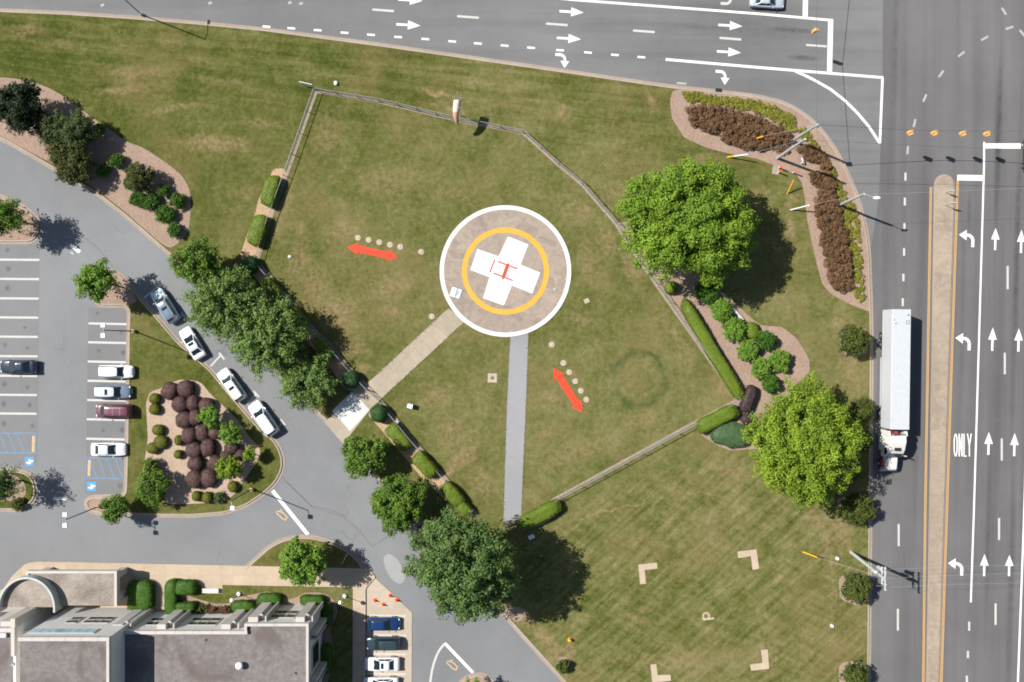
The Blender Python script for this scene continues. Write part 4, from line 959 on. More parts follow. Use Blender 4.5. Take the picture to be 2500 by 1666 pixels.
hline(hm, (1216.5, 639.5), (1263, 657), 3.3, .216); hline(hm, (1205, 667.5), (1252, 685.5), 3.3, .216); hline(hm, (1239.5, 648), (1229, 677), 8, .219)
hline(hm, (1237, 649.5), (1241.5, 651), 13, .222); hline(hm, (1226.5, 674.5), (1231.5, 676), 13, .222)
hm.build('letter_h', M['red'], hp)
hm = MB(); hline(hm, (1208, 635), (1196, 665.5), 3.0, .216); hm.build('bar_mark', M['red'], hp)
sg = MB().sheet([hq(*p) for p in ((1105, 699), (1130, 707.5), (1121, 732), (1097, 724))], .206).build('number_panel', M['padwhite'], hp)
sl_ = MB(); hline(sl_, (1118, 704), (1114, 716), 2.2, .214); hline(sl_, (1114, 716), (1110, 729), 1.7, .214); hline(sl_, (1122, 711), (1114, 722), 1.7, .217); hline(sl_, (1097, 724), (1121, 732), 1.8, .217); hline(sl_, (1105, 699), (1130, 707.5), 1.8, .217); hline(sl_, (1130, 707), (1121, 732), 1.8, .219)
sl_.build('panel_lettering', M['darkpole'], sg)
o = MB().ball((0, 0, .03), .16, .16, .06, 10, 6).build('pad_drain', M['palepole'], None, (g2(1355, 707)[0], g2(1355, 707)[1], .2)); tag(o, 'tiny pale cap near the east rim of the helipad', 'cap')
gr = 'lead-in lights in the grass'
for px, py, lb in ((874, 581, 'round lead-in light at the far west end of the row by the west red arrow'), (900, 586, 'second round lead-in light from the west in the row above the west red arrow'), (926, 592, 'middle one of the five close-set lead-in lights above the west red arrow'), (952, 598, 'fourth round lead-in light from the west above the west red arrow'),
                   (977, 603, 'round lead-in light straight above the east tip of the west red arrow'), (1028, 615.5, 'lone lead-in light between the west row and the helipad rim'), (1054, 773, 'lone round light beside the tan concrete path below the helipad'),
                   (1346.5, 841.5, 'lone lead-in light just south-east of the helipad rim'), (1375, 886.5, 'top one of the five close-set lead-in lights beside the south-east red arrow'), (1389, 909, 'second lead-in light down the row beside the south-east red arrow'),
                   (1404, 931, 'middle one of the five lights beside the south-east red arrow'), (1417.5, 954, 'fourth lead-in light down the row beside the south-east red arrow'), (1431, 975.5, 'lowest lead-in light, beside the lower tip of the south-east red arrow')):
    x, y = g2(px, py); l = thing('ground_light', lb, 'light', (x, y, .12), 0, gr)
    MB().tube((0, 0, -.02), (0, 0, .02), .40, .40, 18).build('collar', M['strip'] if False else M['walk'], l); MB().tube((0, 0, .02), (0, 0, .07), .13, .10, 12).build('lamp', M['steel'], l); MB().ball((0, 0, .08), .07, .07, .05, 8, 6).build('lens', M['lampglass'], l)
def arrowplate(label, pts):
    c = (sum(p[0] for p in pts)/len(pts), sum(p[1] for p in pts)/len(pts)); x, y = g2(*c)
    q = [(g2(*p)[0]-x, g2(*p)[1]-y) for p in pts]
    o = MB().prism(q, 0, .03).build('direction_arrow', M['red'], None, (x, y, .125)); tag(o, label, 'arrow marker', 'red double-headed arrows')
def darrow(a, b, wd=17, hd=31, hl=28):
    a = Vector(a); b = Vector(b); u = (b-a).normalized(); v = Vector((-u.y, u.x)); P_ = []
    for p, s_ in ((a+u*hl, 1), (b-u*hl, 1)): pass
    P_ = [a, a+u*hl+v*hd/2, a+u*(hl-2)+v*wd/2, b-u*(hl-2)+v*wd/2, b-u*hl+v*hd/2, b, b-u*hl-v*hd/2, b-u*(hl-2)-v*wd/2, a+u*(hl-2)-v*wd/2, a+u*hl-v*hd/2]
    return [(p.x, p.y) for p in P_]
arrowplate('red double-headed arrow lying west of the helipad under the row of lights', darrow((848, 603), (973, 629)))
arrowplate('red double-headed arrow lying south-east of the helipad beside the sloping row of lights', darrow((1350, 898), (1422, 1008)))
x, y = g2(1202, 923); v = thing('valve_box', 'square concrete valve surround with dark round lid in the grass west of the grey path', 'valve box', (x, y, .12)); MB().box(-.62, .62, -.62, .62, -.05, .03).build('surround', M['walk'], v); MB().tube((0, 0, .03), (0, 0, .05), .26, .26, 16).build('lid', M['darkpole'], v)
x, y = g2(1432, 735); o = MB().box(-.35, .35, -.3, .3, -.05, .06).build('marker_stone', M['walk'], None, (x, y, .12), .4); tag(o, 'small square pale stone in the grass east of the helipad', 'stone')
x, y = g2(707, 627); o = MB().box(-.18, .18, -.14, .14, -.05, .05).build('marker_stone', M['whitem'], None, (x, y, .12), .6); tag(o, 'tiny white marker in the grass near the west hedge corner', 'stone')
def flood(px, py, label, s_=1.0):
    x, y = g2(px, py); f = thing('floodlight', label, 'floodlight', (x, y, .12), R(-15), 'floodlights inside the fence')
    MB().tube((0, 0, 0), (0, 0, .55*s_), .06, .06, 8).build('stem', M['steel'], f); MB().box(-.42*s_, .30*s_, -.3*s_, .3*s_, .5*s_, .95*s_).build('housing', M['whitem'], f); MB().box(-.25*s_, .1*s_, -.22*s_, .22*s_, .951*s_, .98*s_).build('lens', M['lampglass'], f)
flood(1004, 991, 'white floodlight standing on the grass between the tan path and the grey path', 1.0); flood(971, 1031, 'small white floodlight at the fence below the round boxwood', .55)
# L-shaped corner marks and the letter P
def flat(name, label, cat, pts, mt, group=None, z=.125, th=.03):
    c = (sum(p[0] for p in pts)/len(pts), sum(p[1] for p in pts)/len(pts)); x, y = g2(*c)
    o = MB().prism([(g2(*p)[0]-x, g2(*p)[1]-y) for p in pts], -.02, th).build(name, M[mt], None, (x, y, z)); return tag(o, label, cat, group)
Z7 = lambda a, b: (1200+a*.27624, 1236+b*.27617)
gl = 'L-shaped concrete corner marks'
flat('corner_mark', 'L-shaped pale slab opening down-right, upper left of the four marks', 'corner mark', [Z7(*p) for p in ((1295, 515), (1460, 497), (1466, 550), (1352, 562), (1364, 685), (1312, 688))], 'walk', gl)
flat('corner_mark', 'L-shaped pale slab opening down-left, upper right of the four marks', 'corner mark', [Z7(*p) for p in ((2172, 400), (2340, 380), (2362, 550), (2305, 562), (2290, 440), (2178, 458))], 'walk', gl)
flat('corner_mark', 'L-shaped pale slab opening up-right, lower left of the four marks', 'corner mark', [Z7(*p) for p in ((1402, 1398), (1455, 1392), (1468, 1490), (1580, 1488), (1585, 1540), (1420, 1555))], 'walk', gl)
flat('corner_mark', 'L-shaped pale slab opening up-left, lower right of the four marks', 'corner mark', [(1857, 1586), (1874, 1585), (1877, 1632), (1833, 1637), (1830, 1622), (1861, 1618)], 'walk', gl)
x, y = g2(1725, 1505); m = MB(); q = ribbon([(-.42*math.cos(t)-.1, .42*math.sin(t)+.08) for t in [2*PI*i/16 for i in range(17)]], .22, .03); m.add(q.v, q.f); q = ribbon([(-.45, -.40), (1.0, -.22)], .26, .032); m.add(q.v, q.f); q = ribbon([(-.5, -.45), (-.5, .1)], .22, .033); m.add(q.v, q.f)
o = m.build('letter_p', M['walk'], None, (x, y, .11)); tag(o, 'pale letter P lying in the grass between the four corner marks', 'letter marker')

# ------------------------------------------------------------------ fence
FN = [(1152, 1247), (1025, 1098), (971, 1033), (929, 981)], [(898, 951), (852, 901), (793, 830), (777, 819), (700, 727), (626, 640), (658, 537), (697, 431), (771, 222), (925, 247), (1111, 291), (1277, 323), (1363, 401), (1421, 449), (1504, 545), (1553, 622), (1600, 690), (1700, 831), (1803, 977), (1697, 1033), (1520, 1130), (1366, 1214), (1268, 1270)]
fx, fy = g2(1100, 640)
fence = thing('chain_link_fence', 'low grey chain link fence enclosing the helipad lawn', 'fence', (fx, fy, .12))
FH = 1.2; nets = 0
for run in FN:
    pts = [Vector((g2(*p)[0]-fx, g2(*p)[1]-fy, 0)) for p in run]
    for a, b in zip(pts[:-1], pts[1:]):
        L_ = (b-a).length; k = max(1, round(L_/3.0))
        MB().tube(a+Vector((0, 0, FH)), b+Vector((0, 0, FH)), .045, .045, 8).build('top_rail', M['wiremesh'], fence)
        for i in range(k):
            p = a.lerp(b, i/k); m = MB(); m.tube(p-Vector((0, 0, .1)), p+Vector((0, 0, FH+.05)), .045, .045, 8); m.ball((p.x, p.y, FH+.07), .06, .06, .05, 8, 5); m.build('post', M['wiremesh'], fence)
        m = MB(); s_ = .24; nn = int(L_/s_); u = (b-a).normalized(); hh = FH-.08; v = Vector((-u.y, u.x, 0))*.0028; zz2 = Vector((0, 0, .004))
        for i in range(-int(hh/s_), nn):
            for sgn in (1, -1):
                t0 = i*s_; t1 = t0+hh; z0, z1 = .05, .05+hh
                if t0 < 0: z0 -= t0; t0 = 0
                if t1 > L_: z1 -= (t1-L_); t1 = L_
                if z1-z0 < .05: continue
                if sgn < 0: z0, z1 = FH-z0, FH-z1
                p0 = a+u*t0+Vector((0, 0, z0)); p1 = a+u*t1+Vector((0, 0, z1)); m.add([p0-v, p0+v, p1+v, p1-v], [(0, 1, 2, 3)])
        m.build('mesh_panel', M['wiremesh'], fence)
def gate(label, a, b):
    x, y = g2(*a); g = thing('fence_gate', label, 'gate', (x, y, .12), 0, 'gates of the helipad fence'); q = Vector((g2(*b)[0]-x, g2(*b)[1]-y, 0)); up = Vector((0, 0, 1))
    m = MB(); m.path([up*.1, up*1.2, q+up*1.2, q+up*.1, up*.1], .035); m.tube(q*.5+up*.1, q*.5+up*1.2, .03); m.build('gate_frame', M['wiremesh'], g)
    m = MB(); 
    for i in range(1, 16): m.tube(q*(i/16)+up*.1, q*(i/16)+up*1.2, .006, .006, 4)
    m.build('gate_mesh', M['wiremesh'], g)
    for p in (Vector((0, 0, 0)), q): MB().tube(p-up*.1, p+up*1.35, .06, .06, 10).build('gate_post', M['wiremesh'], g)
gate('closed mesh gate across the tan concrete path', (899.5, 952.5), (928, 980)); gate('mesh gate where the grey path leaves the enclosure under the big tree', (1228, 1278), (1267, 1271))
# concrete mowing strip under the fence
for run, wd in ((FN[0], .34), (FN[1], .34)):
    pts = PX(run); o = ribbon(offset(pts, -.16, False), wd, .134).build('mowing_strip', M['strip']); st(o)

# ------------------------------------------------------------------ windsock, lamps, poles, wires
x, y = g2(1127, 285); ws = thing('windsock', 'faded orange and white windsock drooping from a pole on the north fence', 'windsock', (x, y, .12))
MB().tube((0, 0, 0), (0, 0, 4.3), .06, .045, 10).build('pole', M['palepole'], ws)
m = MB(); m.path([(0, 0, 4.2), (-.25, 1.2, 4.25), (-.35, 2.2, 4.25)], .025); m.path([(.1, 1.0, 4.2), (.1, 2.1, 4.2)], .02); m.path([(-1.0, 1.3, 4.2), (.6, 1.35, 4.2)], .02); m.build('frame', M['steel'], ws)
pts = [(-.3, 1.05, 4.1, .50), (-.42, .3, 4.0, .48), (-.52, -.35, 3.85, .42), (-.56, -.9, 3.55, .36), (-.5, -1.35, 3.1, .29), (-.42, -1.65, 2.6, .2)]
def socktube(k0, k1, mt, name):
    m = MB(); vs = []; n = 14
    for k in range(k0, k1+1):
        x_, y_, z_, r_ = pts[k]; d_ = Vector(pts[min(k+1, 5)][:3])-Vector(pts[max(k-1, 0)][:3]); d_.normalize(); a_ = Vector((1, 0, 0)); b_ = d_.cross(a_).normalized()
        for i in range(n): t_ = 2*PI*i/n; vs.append(Vector((x_, y_, z_))+a_*math.cos(t_)*r_+b_*math.sin(t_)*r_)
    fs = [(k*n+i, k*n+(i+1) % n, (k+1)*n+(i+1) % n, (k+1)*n+i) for k in range(k1-k0) for i in range(n)]
    m.add(vs, fs); m.build(name, mt, ws, smooth=True)
socktube(0, 2, mat('faded_sock_white', (.56, .47, .43), .8, .06), 'sock_white'); socktube(2, 5, mat('faded_sock_orange', (.55, .30, .21), .8, .08), 'sock_orange')

def lamp(label, px, py, h, heads, group='car park lamps'):
    x, y = g2(px, py); l = thing('parking_lamp', label, 'lamp post', (x, y, .1), 0, group)
    MB().tube((0, 0, 0), (0, 0, .6), .24, .24, 14).build('base', M['walk'], l); MB().tube((0, 0, .6), (0, 0, h), .09, .06, 10).build('pole', M['darkpole'], l)
    arm = MB()
    for (ax, ay) in heads: arm.tube((0, 0, h-.1), (ax, ay, h), .05, .045, 8)
    arm.build('arm', M['palepole'], l)
    for (ax, ay) in heads:
        k = Vector((ax, ay)); k.normalize(); m = MB(); m.box(ax-.27, ax+.27, ay-.27, ay+.27, h-.06, h+.16); hd = m.build('lamp_head', M['whitem'], l); MB().box(ax-.22, ax+.22, ay-.22, ay+.22, h-.09, h-.065).build('lens', M['lampglass'], hd)
lamp('twin-headed lamp post on the kerb strip beside the bay with the worn grass triangle', 328.7, 808.9, 8.95, [(0, .65), (0, -.65)]); lamp('twin-headed lamp post by the small round tree at the tip of the island', 243, 1236, 8.95, [(0, .68), (0, -.68)])
lamp('single-headed lamp post on the grass at the rounded south edge of the island', 616, 1194, 8.95, [(.25, -.85)])
l = thing('road_lamp', 'tall lamp post whose long shadow crosses the north bank near the top left', 'lamp post', (g2(347, 37)[0], g2(347, 37)[1], .12))
MB().tube((0, 0, 0), (0, 0, .4), .2, .2, 12).build('base', M['walk'], l); MB().tube((0, 0, .4), (0, 0, 10.4), .10, .07, 10).build('pole', M['pole'], l); MB().path([(0, 0, 10.3), (.1, 1.2, 10.6), (.12, 2.2, 10.6)], .045).build('arm', M['pole'], l); MB().ball((.12, 2.45, 10.58), .2, .42, .1, 10, 6).build('lamp_head', M['darkpole'], l)
def globe(label, px, py):
    x, y = g2(px, py); l = thing('globe_lamp', label, 'garden lamp', (x, y, .12), 0, 'globe lamps by the entrance')
    MB().tube((0, 0, 0), (0, 0, .3), .30, .26, 14).build('base', M['whitem'], l); MB().tube((0, 0, .3), (0, 0, 2.75), .05, .045, 8).build('pole', M['palepole'], l); MB().ball((0, 0, 3.0), .28, .28, .28, 14, 10).build('globe', M['lampglass'], l, smooth=True)
globe('white globe lamp on the lawn above the middle clipped hedge', 584, 1449); globe('white globe lamp near the corner of the lawn beside the cone slab', 842, 1454.5)
x, y = g2(850, 1352); s_ = thing('sign_panel', 'small grey sign on one post in the shade of the half-moon island', 'sign', (x, y, .12), R(62)); MB().tube((0, 0, 0), (0, 0, 2.0), .04).build('post', M['steel'], s_); MB().box(-.95, .35, -.03, .03, 1.4, 2.1).build('panel', M['palepole'], s_)
x, y = g2(752, 211); s_ = thing('sign_panel', 'long white sign board standing outside the north-west fence corner', 'sign', (x, y, .12), R(-12))
for q in (-.7, .7): MB().tube((q, 0, 0), (q, 0, 1.2), .04).build('post', M['steel'], s_)
MB().box(-.9, .9, -.04, .04, .5, 1.35).build('panel', M['whitem'], s_)
x, y = g2(821, 205); o = MB().ball((0, 0, .15), .3, .34, .25, 12, 8).build('utility_marker', M['whitem'], None, (x, y, .12)); tag(o, 'rounded white utility cap on the grass outside the north fence', 'utility cap')
for px, py, lb in ((2042.6, 1363, 'white utility cap near the foot of the utility pole'), (2029.6, 1527, 'white utility cap on the grass beside the kerb in the lower right')):
    x, y = g2(px, py); o = MB().tube((0, 0, 0), (0, 0, .3), .24, .2, 12).build('utility_marker', M['whitem'], None, (x, y, .12)); tag(o, lb, 'utility cap', 'white caps by the road')
# span-wire poles at the crossing
def woodpole(name, label, px, py, tx, ty, h, r=.17, mt='palepole'):
    x, y = g2(px, py); p = thing(name, label, 'utility pole', (x, y, 0)); q = G(tx, ty, h)-Vector((x, y, 0))
    MB().tube((0, 0, 0), q, r*1.2, r*.85, 12).build('pole', M[mt], p); return p, q, Vector((x, y, 0))
p1, q1, o1 = woodpole('span_wire_pole', 'grey span wire pole with its foot in the russet bed at the kerb bend', 1933, 345, 1996, 305, 9.6, .17, 'pole')
MB().box(q1.x-.3, q1.x+.3, q1.y-.25, q1.y+.25, 9.0, 9.3).build('bracket', M['steel'], p1)
p2, q2, o2 = woodpole('span_wire_pole', 'pale pole rising from the mulch strip just below the other span wire pole', 1897, 387, 1966, 340, 11.0, .17)
p3, q3, o3 = woodpole('street_light', 'grey pole with a reaching arm and pale lamp head over the right-hand road', 2047, 502, 2110, 474, 8.7, .17, 'pole'); o = p3; o['category'] = 'street light'
e = G(2136, 483, 9.0)-o3; MB().path([tuple(q3-Vector((0, 0, .1))), tuple(e)], .045).build('arm', M['steel'], p3); MB().ball(tuple(e+Vector((.25, -.02, 0))), .5, .2, .11, 12, 6).build('lamp_head', M['lampglass'], p3)
up, qu, ou = woodpole('utility_pole', 'tall pale utility pole with transformers and crossarms leaning over the right-hand road', 2077, 1348, 2158, 1412, 11.4, .2)
top = Vector(qu)
for k, (dz, l1, l2) in enumerate(((-.15, 1.35, 1.55), (-1.1, 1.1, 1.1))):
    c_ = top*(1+dz/top.z); MB().box(c_.x+.12, c_.x+.26, c_.y-l2, c_.y+l1, c_.z-.08, c_.z+.08).build('crossarm', M['palepole'], up)
    for t_ in (-l2+.1, -l2*.5, l1*.5, l1-.1): MB().tube((c_.x+.19, c_.y+t_, c_.z+.08), (c_.x+.19, c_.y+t_, c_.z+.38), .06, .04, 8).build('insulator', M['whitem'], up)
for dx, dy in ((-.42, .30), (.28, .66), (.55, -.25)):
    c_ = top*.88; m = MB(); m.tube((c_.x+dx, c_.y+dy, c_.z-1.0), (c_.x+dx, c_.y+dy, c_.z), .26, .26, 14); m.ball((c_.x+dx, c_.y+dy, c_.z), .26, .26, .1, 12, 6); m.build('transformer', M['palepole'], up)
m = MB(); m.path([tuple(top*.9+Vector((-.5, -1.3, 0))), tuple(top*.9+Vector((1.1, -1.35, 0)))], .03); m.build('switch_arm', M['steel'], up)
def cable(label, pts, sag, r=.032, mt='wire', group='overhead cables'):
    m = MB(); o_ = Vector(pts[0]); P_ = []
    for a, b in zip(pts[:-1], pts[1:]):
        a = Vector(a); b = Vector(b); n = 14
        for i in range(n+1):
            t_ = i/n; p = a.lerp(b, t_); p.z -= sag*4*t_*(1-t_); P_.append(tuple(p-o_))
    m.path(P_, r, 5); o = m.build('overhead_cable', M[mt], None, tuple(o_)); tag(o, label, 'cable', group); return o
W1 = o1+q1; W2 = o2+q2; W3 = o3+q3; WU = ou+qu
cable('span cable carrying the four yellow signals eastward', [W1, G(2227, 318, 7.3), G(2286, 319, 7.2), G(2356, 320, 7.25), G(2415, 321, 7.4), G(2700, 318, 9.5)], 0.0)
cable('span cable running north from the bend pole with one yellow signal', [W1-Vector((0, 0, .3)), G(1993, 71, 7.3), G(1999, -160, 9)], .0)
cable('thin cable crossing the road from the pole in the mulch strip', [W2-Vector((0, 0, .3)), G(2700, 372, 9.5)], .5, .02)
cable('thin pale cable running east from the street light', [W3-Vector((0, 0, .5)), G(2720, 450, 8.5)], .3, .012, 'palewire')
for i, (y_, lb) in enumerate(((1375, 'uppermost of the pale wires running east from the utility pole'), (1393, 'middle one of the pale wires running east from the utility pole'), (1418, 'lowest of the pale wires running east from the utility pole'))):
    cable(lb, [WU+Vector((.19, 1.1-i*1.1, .2)), G(2760, y_+4, 11.2)], .8, .009, 'palewire')
def guy(label, base, top_, bpx, tpx, ht, mt, g='guy wires by the road'):
    b_ = G(bpx[0], bpx[1], .1); g_ = thing('guy_wire', label, 'guy wire', tuple(b_), 0, g); e = G(tpx[0], tpx[1], ht)-b_
    MB().tube((0, 0, 0), tuple(e), .085, .085, 8).build('guard_tube', M[mt], g_); MB().tube(tuple(e), tuple(Vector(top_)-b_), .014, .014, 5).build('strand', M['palewire'], g_); return g_
q = guy('guy wire in a white and orange guard left of the bend poles', 0, W2, (1776, 384), (1827, 377), 2.2, 'whitem'); MB().tube((0, 0, 0), tuple((G(1827, 377, 2.2)-G(1776, 384, .1))*.33), .095, .095, 8).build('guard_band', M['ylw'], q)
guy('guy wire in a yellow guard standing over the russet hedge', 0, W1, (1836, 342), (1863, 333), 2.2, 'ylw'); guy('guy wire in a yellow guard on the grass below the bend poles', 0, W2, (1922, 474), (1937, 441), 2.2, 'ylw')
guy('guy wire in a white guard between the lime tree shadow and the mulch strip', 0, W3, (1930, 513), (1977, 501), 2.2, 'whitem'); guy('guy wire in a yellow guard west of the tall utility pole', 0, WU, (1960, 1348), (1995, 1361), 2.0, 'ylw')
sg = 'yellow traffic signals hanging over the crossing'
for (px, py, lb, an) in ((2227, 320, 'leftmost yellow signal of the row of four over the right-hand road', 0), (2286, 321, 'second yellow signal from the left in the row of four', 0), (2356, 322, 'third yellow signal from the left in the row of four', 0), (2415, 323, 'rightmost yellow signal of the row of four, above the stop line', 0), (1992, 72, 'lone yellow signal hanging over the dark tyre stains of the upper road', 90)):
    g = G(px, py, 6.9); s_ = thing('traffic_signal', lb, 'traffic light', (g.x, g.y, 5.8), R(an), sg)
    MB().box(-.19, .19, -.16, .16, 0, 1.1).build('housing', M['sig'], s_)
    for k in range(3):
        z = .18+k*.36; MB().tube((0, -.16, z), (0, -.19, z), .13, .13, 12).build('signal_lens', M[('black', 'black', 'redglass')[k]], s_); m = MB(); m.box(-.15, .15, -.40, -.165, z+.13, z+.15); m.build('visor', M['sig'], s_)
    MB().tube((0, 0, 1.1), (0, 0, 1.5), .03).build('hanger', M['steel'], s_)
sgp = 'white marker signs on the central reservation'
for px, py, h, lb in ((2306, 502, 2.3, 'white keep-right sign on the central reservation, the lower of two'), (2307, 471, 1.7, 'small sign post near the rounded nose of the central reservation')):
    x, y = g2(px, py); s_ = thing('traffic_sign', lb, 'road sign', (x, y, .16), 0, sgp); MB().tube((0, 0, 0), (0, 0, h), .04).build('post', M['steel'], s_); MB().box(-.3, .3, -.03, .03, h-.75, h+.05).build('panel', M['whitem'], s_)
    MB().box(-.13, .13, -.035, -.031, h-.6, h-.1).build('panel_mark', M['black'], s_)
# utility bits by the bend
x, y = g2(1893, 416); o = MB().box(-.45, .5, -.6, .6, -.05, .06).build('utility_pad', M['median'], None, (x, y, .12), -.15); tag(o, 'low grey concrete pad in the grass beside orange topped markers', 'concrete pad')
for px, py, lb in ((1900, 411, 'orange topped white marker post at the upper side of the grey pad'), (1899, 422, 'orange topped white marker post at the lower side of the grey pad'), (1935, 423, 'orange topped white marker post at the edge of the mulch strip')):
    x, y = g2(px, py); s_ = thing('marker_post', lb, 'marker post', (x, y, .12), 0, 'orange topped marker posts'); MB().tube((0, 0, 0), (0, 0, .95), .10).build('tube', M['whitem'], s_); MB().tube((0, 0, .95), (0, 0, 1.5), .105).build('cap', M['orange'], s_)
x, y = g2(1955, 400); m = MB(); m.path([(0, 0, 0), (0, 0, .7), (-.1, .35, .9), (-.15, .55, .7)], .09); o = m.build('vent_pipe', M['whitem'], None, (x, y, .12)); tag(o, 'white bent pipe in the mulch between the bend poles and the russet shrubs', 'pipe')
x, y = g2(1753.5, 221.5); o = MB().box(-.4, .4, -.25, .25, -.02, .02).build('drain_grate', M['black'], None, (x, y, .15), -.08); tag(o, 'dark storm drain opening in the kerb at the top of the planted bend', 'drain')
x, y = g2(1298, 1309); o = MB().box(-.45, .35, -.25, .25, 0, .5).build('electric_box', M['whitem'], None, (x, y, .12), .4); tag(o, 'pale blue-white box in deep shade under the big round tree', 'utility box')
x, y = g2(1390, 1560); hyd = thing('fire_hydrant', 'small yellow hydrant on the grass near the lower drive kerb', 'hydrant', (x, y, .12)); m = MB(); m.tube((0, 0, 0), (0, 0, .6), .18, .18, 12); m.ball((0, 0, .6), .2, .2, .16, 12, 6); m.build('barrel', M['ylw'], hyd); MB().tube((-.28, 0, .42), (.28, 0, .42), .09).build('outlet', M['ylw'], hyd); MB().tube((0, 0, -.05), (0, 0, .04), .26, .26, 12).build('flange', M['orange'], hyd)
def bench(label, px, py, rz, l=2.2, w_=.5):
    x, y = g2(px, py); b = thing('bench', label, 'bench', (x, y, .125), R(rz), 'pale benches')
    MB().box(-l/2, l/2, -w_/2, w_/2, .40, .47).build('seat', M['wood'], b)
    for s_ in (-1, 1): MB().box(s_*l*.36-.08, s_*l*.36+.08, -w_*.4, w_*.4, 0, .40).build('leg', M['stone'], b)
bench('pale backless bench on a concrete pad beside the pavement by the building', 517, 1440, 0, 2.2, .62); bench('pale backless bench half hidden by shrubs at the edge of the lime tree shade', 1796, 765, -49, 2.6, .35)
for px, py, lb in ((916, 1465.5, 'orange cone nearest the pavement, leftmost of the four'), (936, 1475.5, 'orange cone lowest of the four on the pale slab'), (953, 1454, 'orange cone uppermost of the four on the pale slab'), (969, 1465, 'orange cone at the slanted slab edge, rightmost of the four')):
    x, y = g2(px, py); c_ = thing('traffic_cone', lb, 'traffic cone', (x, y, .035), .3, 'cones on the pale slab'); MB().box(-.24, .24, -.24, .24, 0, .04).build('base', M['orange'], c_); MB().tube((0, 0, .04), (0, 0, .75), .17, .04, 14).build('cone', M['orange'], c_)
# ------------------------------------------------------------------ vehicles
C = {}
C['white'] = glossy('white_car_paint', (.60, .62, .64)); C['navy'] = glossy('navy_car_paint', (.012, .020, .042), .2); C['blue'] = glossy('blue_car_paint', (.007, .028, .105), .22); C['dark'] = glossy('dark_teal_car_paint', (.022, .040, .050), .2)
C['slate'] = glossy('slate_blue_car_paint', (.12, .16, .22), .25); C['silver'] = glossy('silver_car_paint', (.36, .42, .47), .25); C['pale'] = glossy('pale_roof_paint', (.46, .50, .54), .3); C['maroon'] = glossy('maroon_car_paint', (.115, .036, .055), .28); C['sky'] = glossy('pale_blue_car_paint', (.42, .52, .60), .2)
gl = 'cars parked in the car park'; gs = 'cars parked along the curved drive'; gb = 'cars parked on the pale slab'
car('dark navy sedan parked at the left edge of the picture', 'car', 43, 896, 180, 'sedan', C['navy'], 5.0, 1.85, gl)
car('white wagon with cross lines on its roof, topmost in the right-hand bays', 'car', 281, 908, 0, 'suv', C['white'], 4.75, 1.8, gl, seams=True)
car('slate blue SUV with pale roof and dark sunroof in the right-hand bays', 'car', 273, 957, 0, 'suv', C['slate'], 5.0, 1.85, gl, sunroof=True, roofmat=C['pale'])
car('maroon van backed into the right-hand bays', 'van', 275, 1004, 180, 'van', C['maroon'], 4.9, 1.85, gl, seams=True)
car('white sedan beside the blue hatched bay', 'car', 263, 1098, 0, 'sedan', C['white'], 4.75, 1.82, gl)
car('pale blue SUV with darker slate roof, uppermost on the curved drive', 'car', 401, 747, 122.5, 'suv', C['sky'], 4.9, 1.9, gs, rails=True, sunroof=True, roofmat=C['slate'])
car('white sedan with small sunroof, second from the top on the curved drive', 'car', 468.5, 839, 121, 'sedan', C['white'], 4.7, 1.85, gs, sunroof=True)
car('white SUV with roof rails and sunroof, third from the top on the curved drive', 'car', 564, 941, 125, 'suv', C['white'], 4.95, 1.9, gs, sunroof=True, rails=True)
car('large white SUV with plain long roof, lowest on the curved drive', 'car', 642, 1023, 124.5, 'suv', C['white'], 5.2, 2.0, gs, rails=True)
car('bright blue hatchback nearest the orange cones', 'car', 935.5, 1525, 0, 'hatch', C['blue'], 4.5, 1.78, gb)
car('dark teal SUV between the blue hatchback and a white sedan', 'car', 935.5, 1573.5, 180, 'suv', C['dark'], 4.6, 1.8, gb)
car('white sedan with dark sunroof on the pale slab', 'car', 932.5, 1623, 180, 'sedan', C['white'], 4.8, 1.85, gb, sunroof=True)
car('white car cut off by the bottom edge of the picture', 'car', 930, 1672, 180, 'sedan', C['white'], 4.8, 1.85, gb)
car('silver blue car at the top edge waiting before the stop line', 'car', 1874, 1, -3.4, 'sedan', C['silver'], 4.7, 1.85, None, name='waiting_car')
car('dark car just touching the right edge of the picture', 'car', 2518, 378, 90, 'sedan', C['dark'], 4.6, 1.8, None, name='waiting_car')

x, y = g2(2166.6, 900.7); tk = thing('semi_truck', 'white articulated lorry with long box trailer and red front wings heading down the right-hand road', 'truck', (x, y, 0), R(-90.8))
def bev(o, w_=.05, s_=3):
    b = o.modifiers.new('bevel', 'BEVEL'); b.width = w_; b.segments = s_; b.limit_method = 'ANGLE'; return o
tw = glossy('trailer_white', (.43, .45, .475), .5, coat=.05); cw = glossy('tractor_white', (.58, .575, .54), .45, coat=.1)
tr = bev(MB().box(-7.9, 7.9, -1.24, 1.24, 1.15, 4.08).build('trailer', tw, tk), .06)
m = MB()
for i in range(1, 26): xx = -7.9+i*15.8/26; m.box(xx, xx+.018, -1.2, 1.2, 4.081, 4.089)
m.build('roof_seam', C['pale'], tr)
MB().box(-7.86, 7.86, -1.27, 1.27, 1.08, 1.22).build('side_rail', M['steel'], tr); MB().box(-7.96, -7.9, -1.22, 1.22, 1.2, 4.0).build('rear_doors', tw, tr)
for (a, b, r_) in ((-7.2, .9, .09), (-6.1, -.75, .07), (-6.3, .85, .0), (-6.55, -.95, .05)):
    if r_: MB().tube((a, b, 4.08), (a, b, 4.14), r_, r_, 10).build('roof_patch', M['black'], tr)
m = MB(); q = ribbon([(-6.05, .62), (-6.05, 1.02), (-6.45, 1.02), (-6.45, .62), (-6.05, .62)], .07, 4.095); m.add(q.v, q.f); m.build('roof_hatch', M['darkpole'], tr)
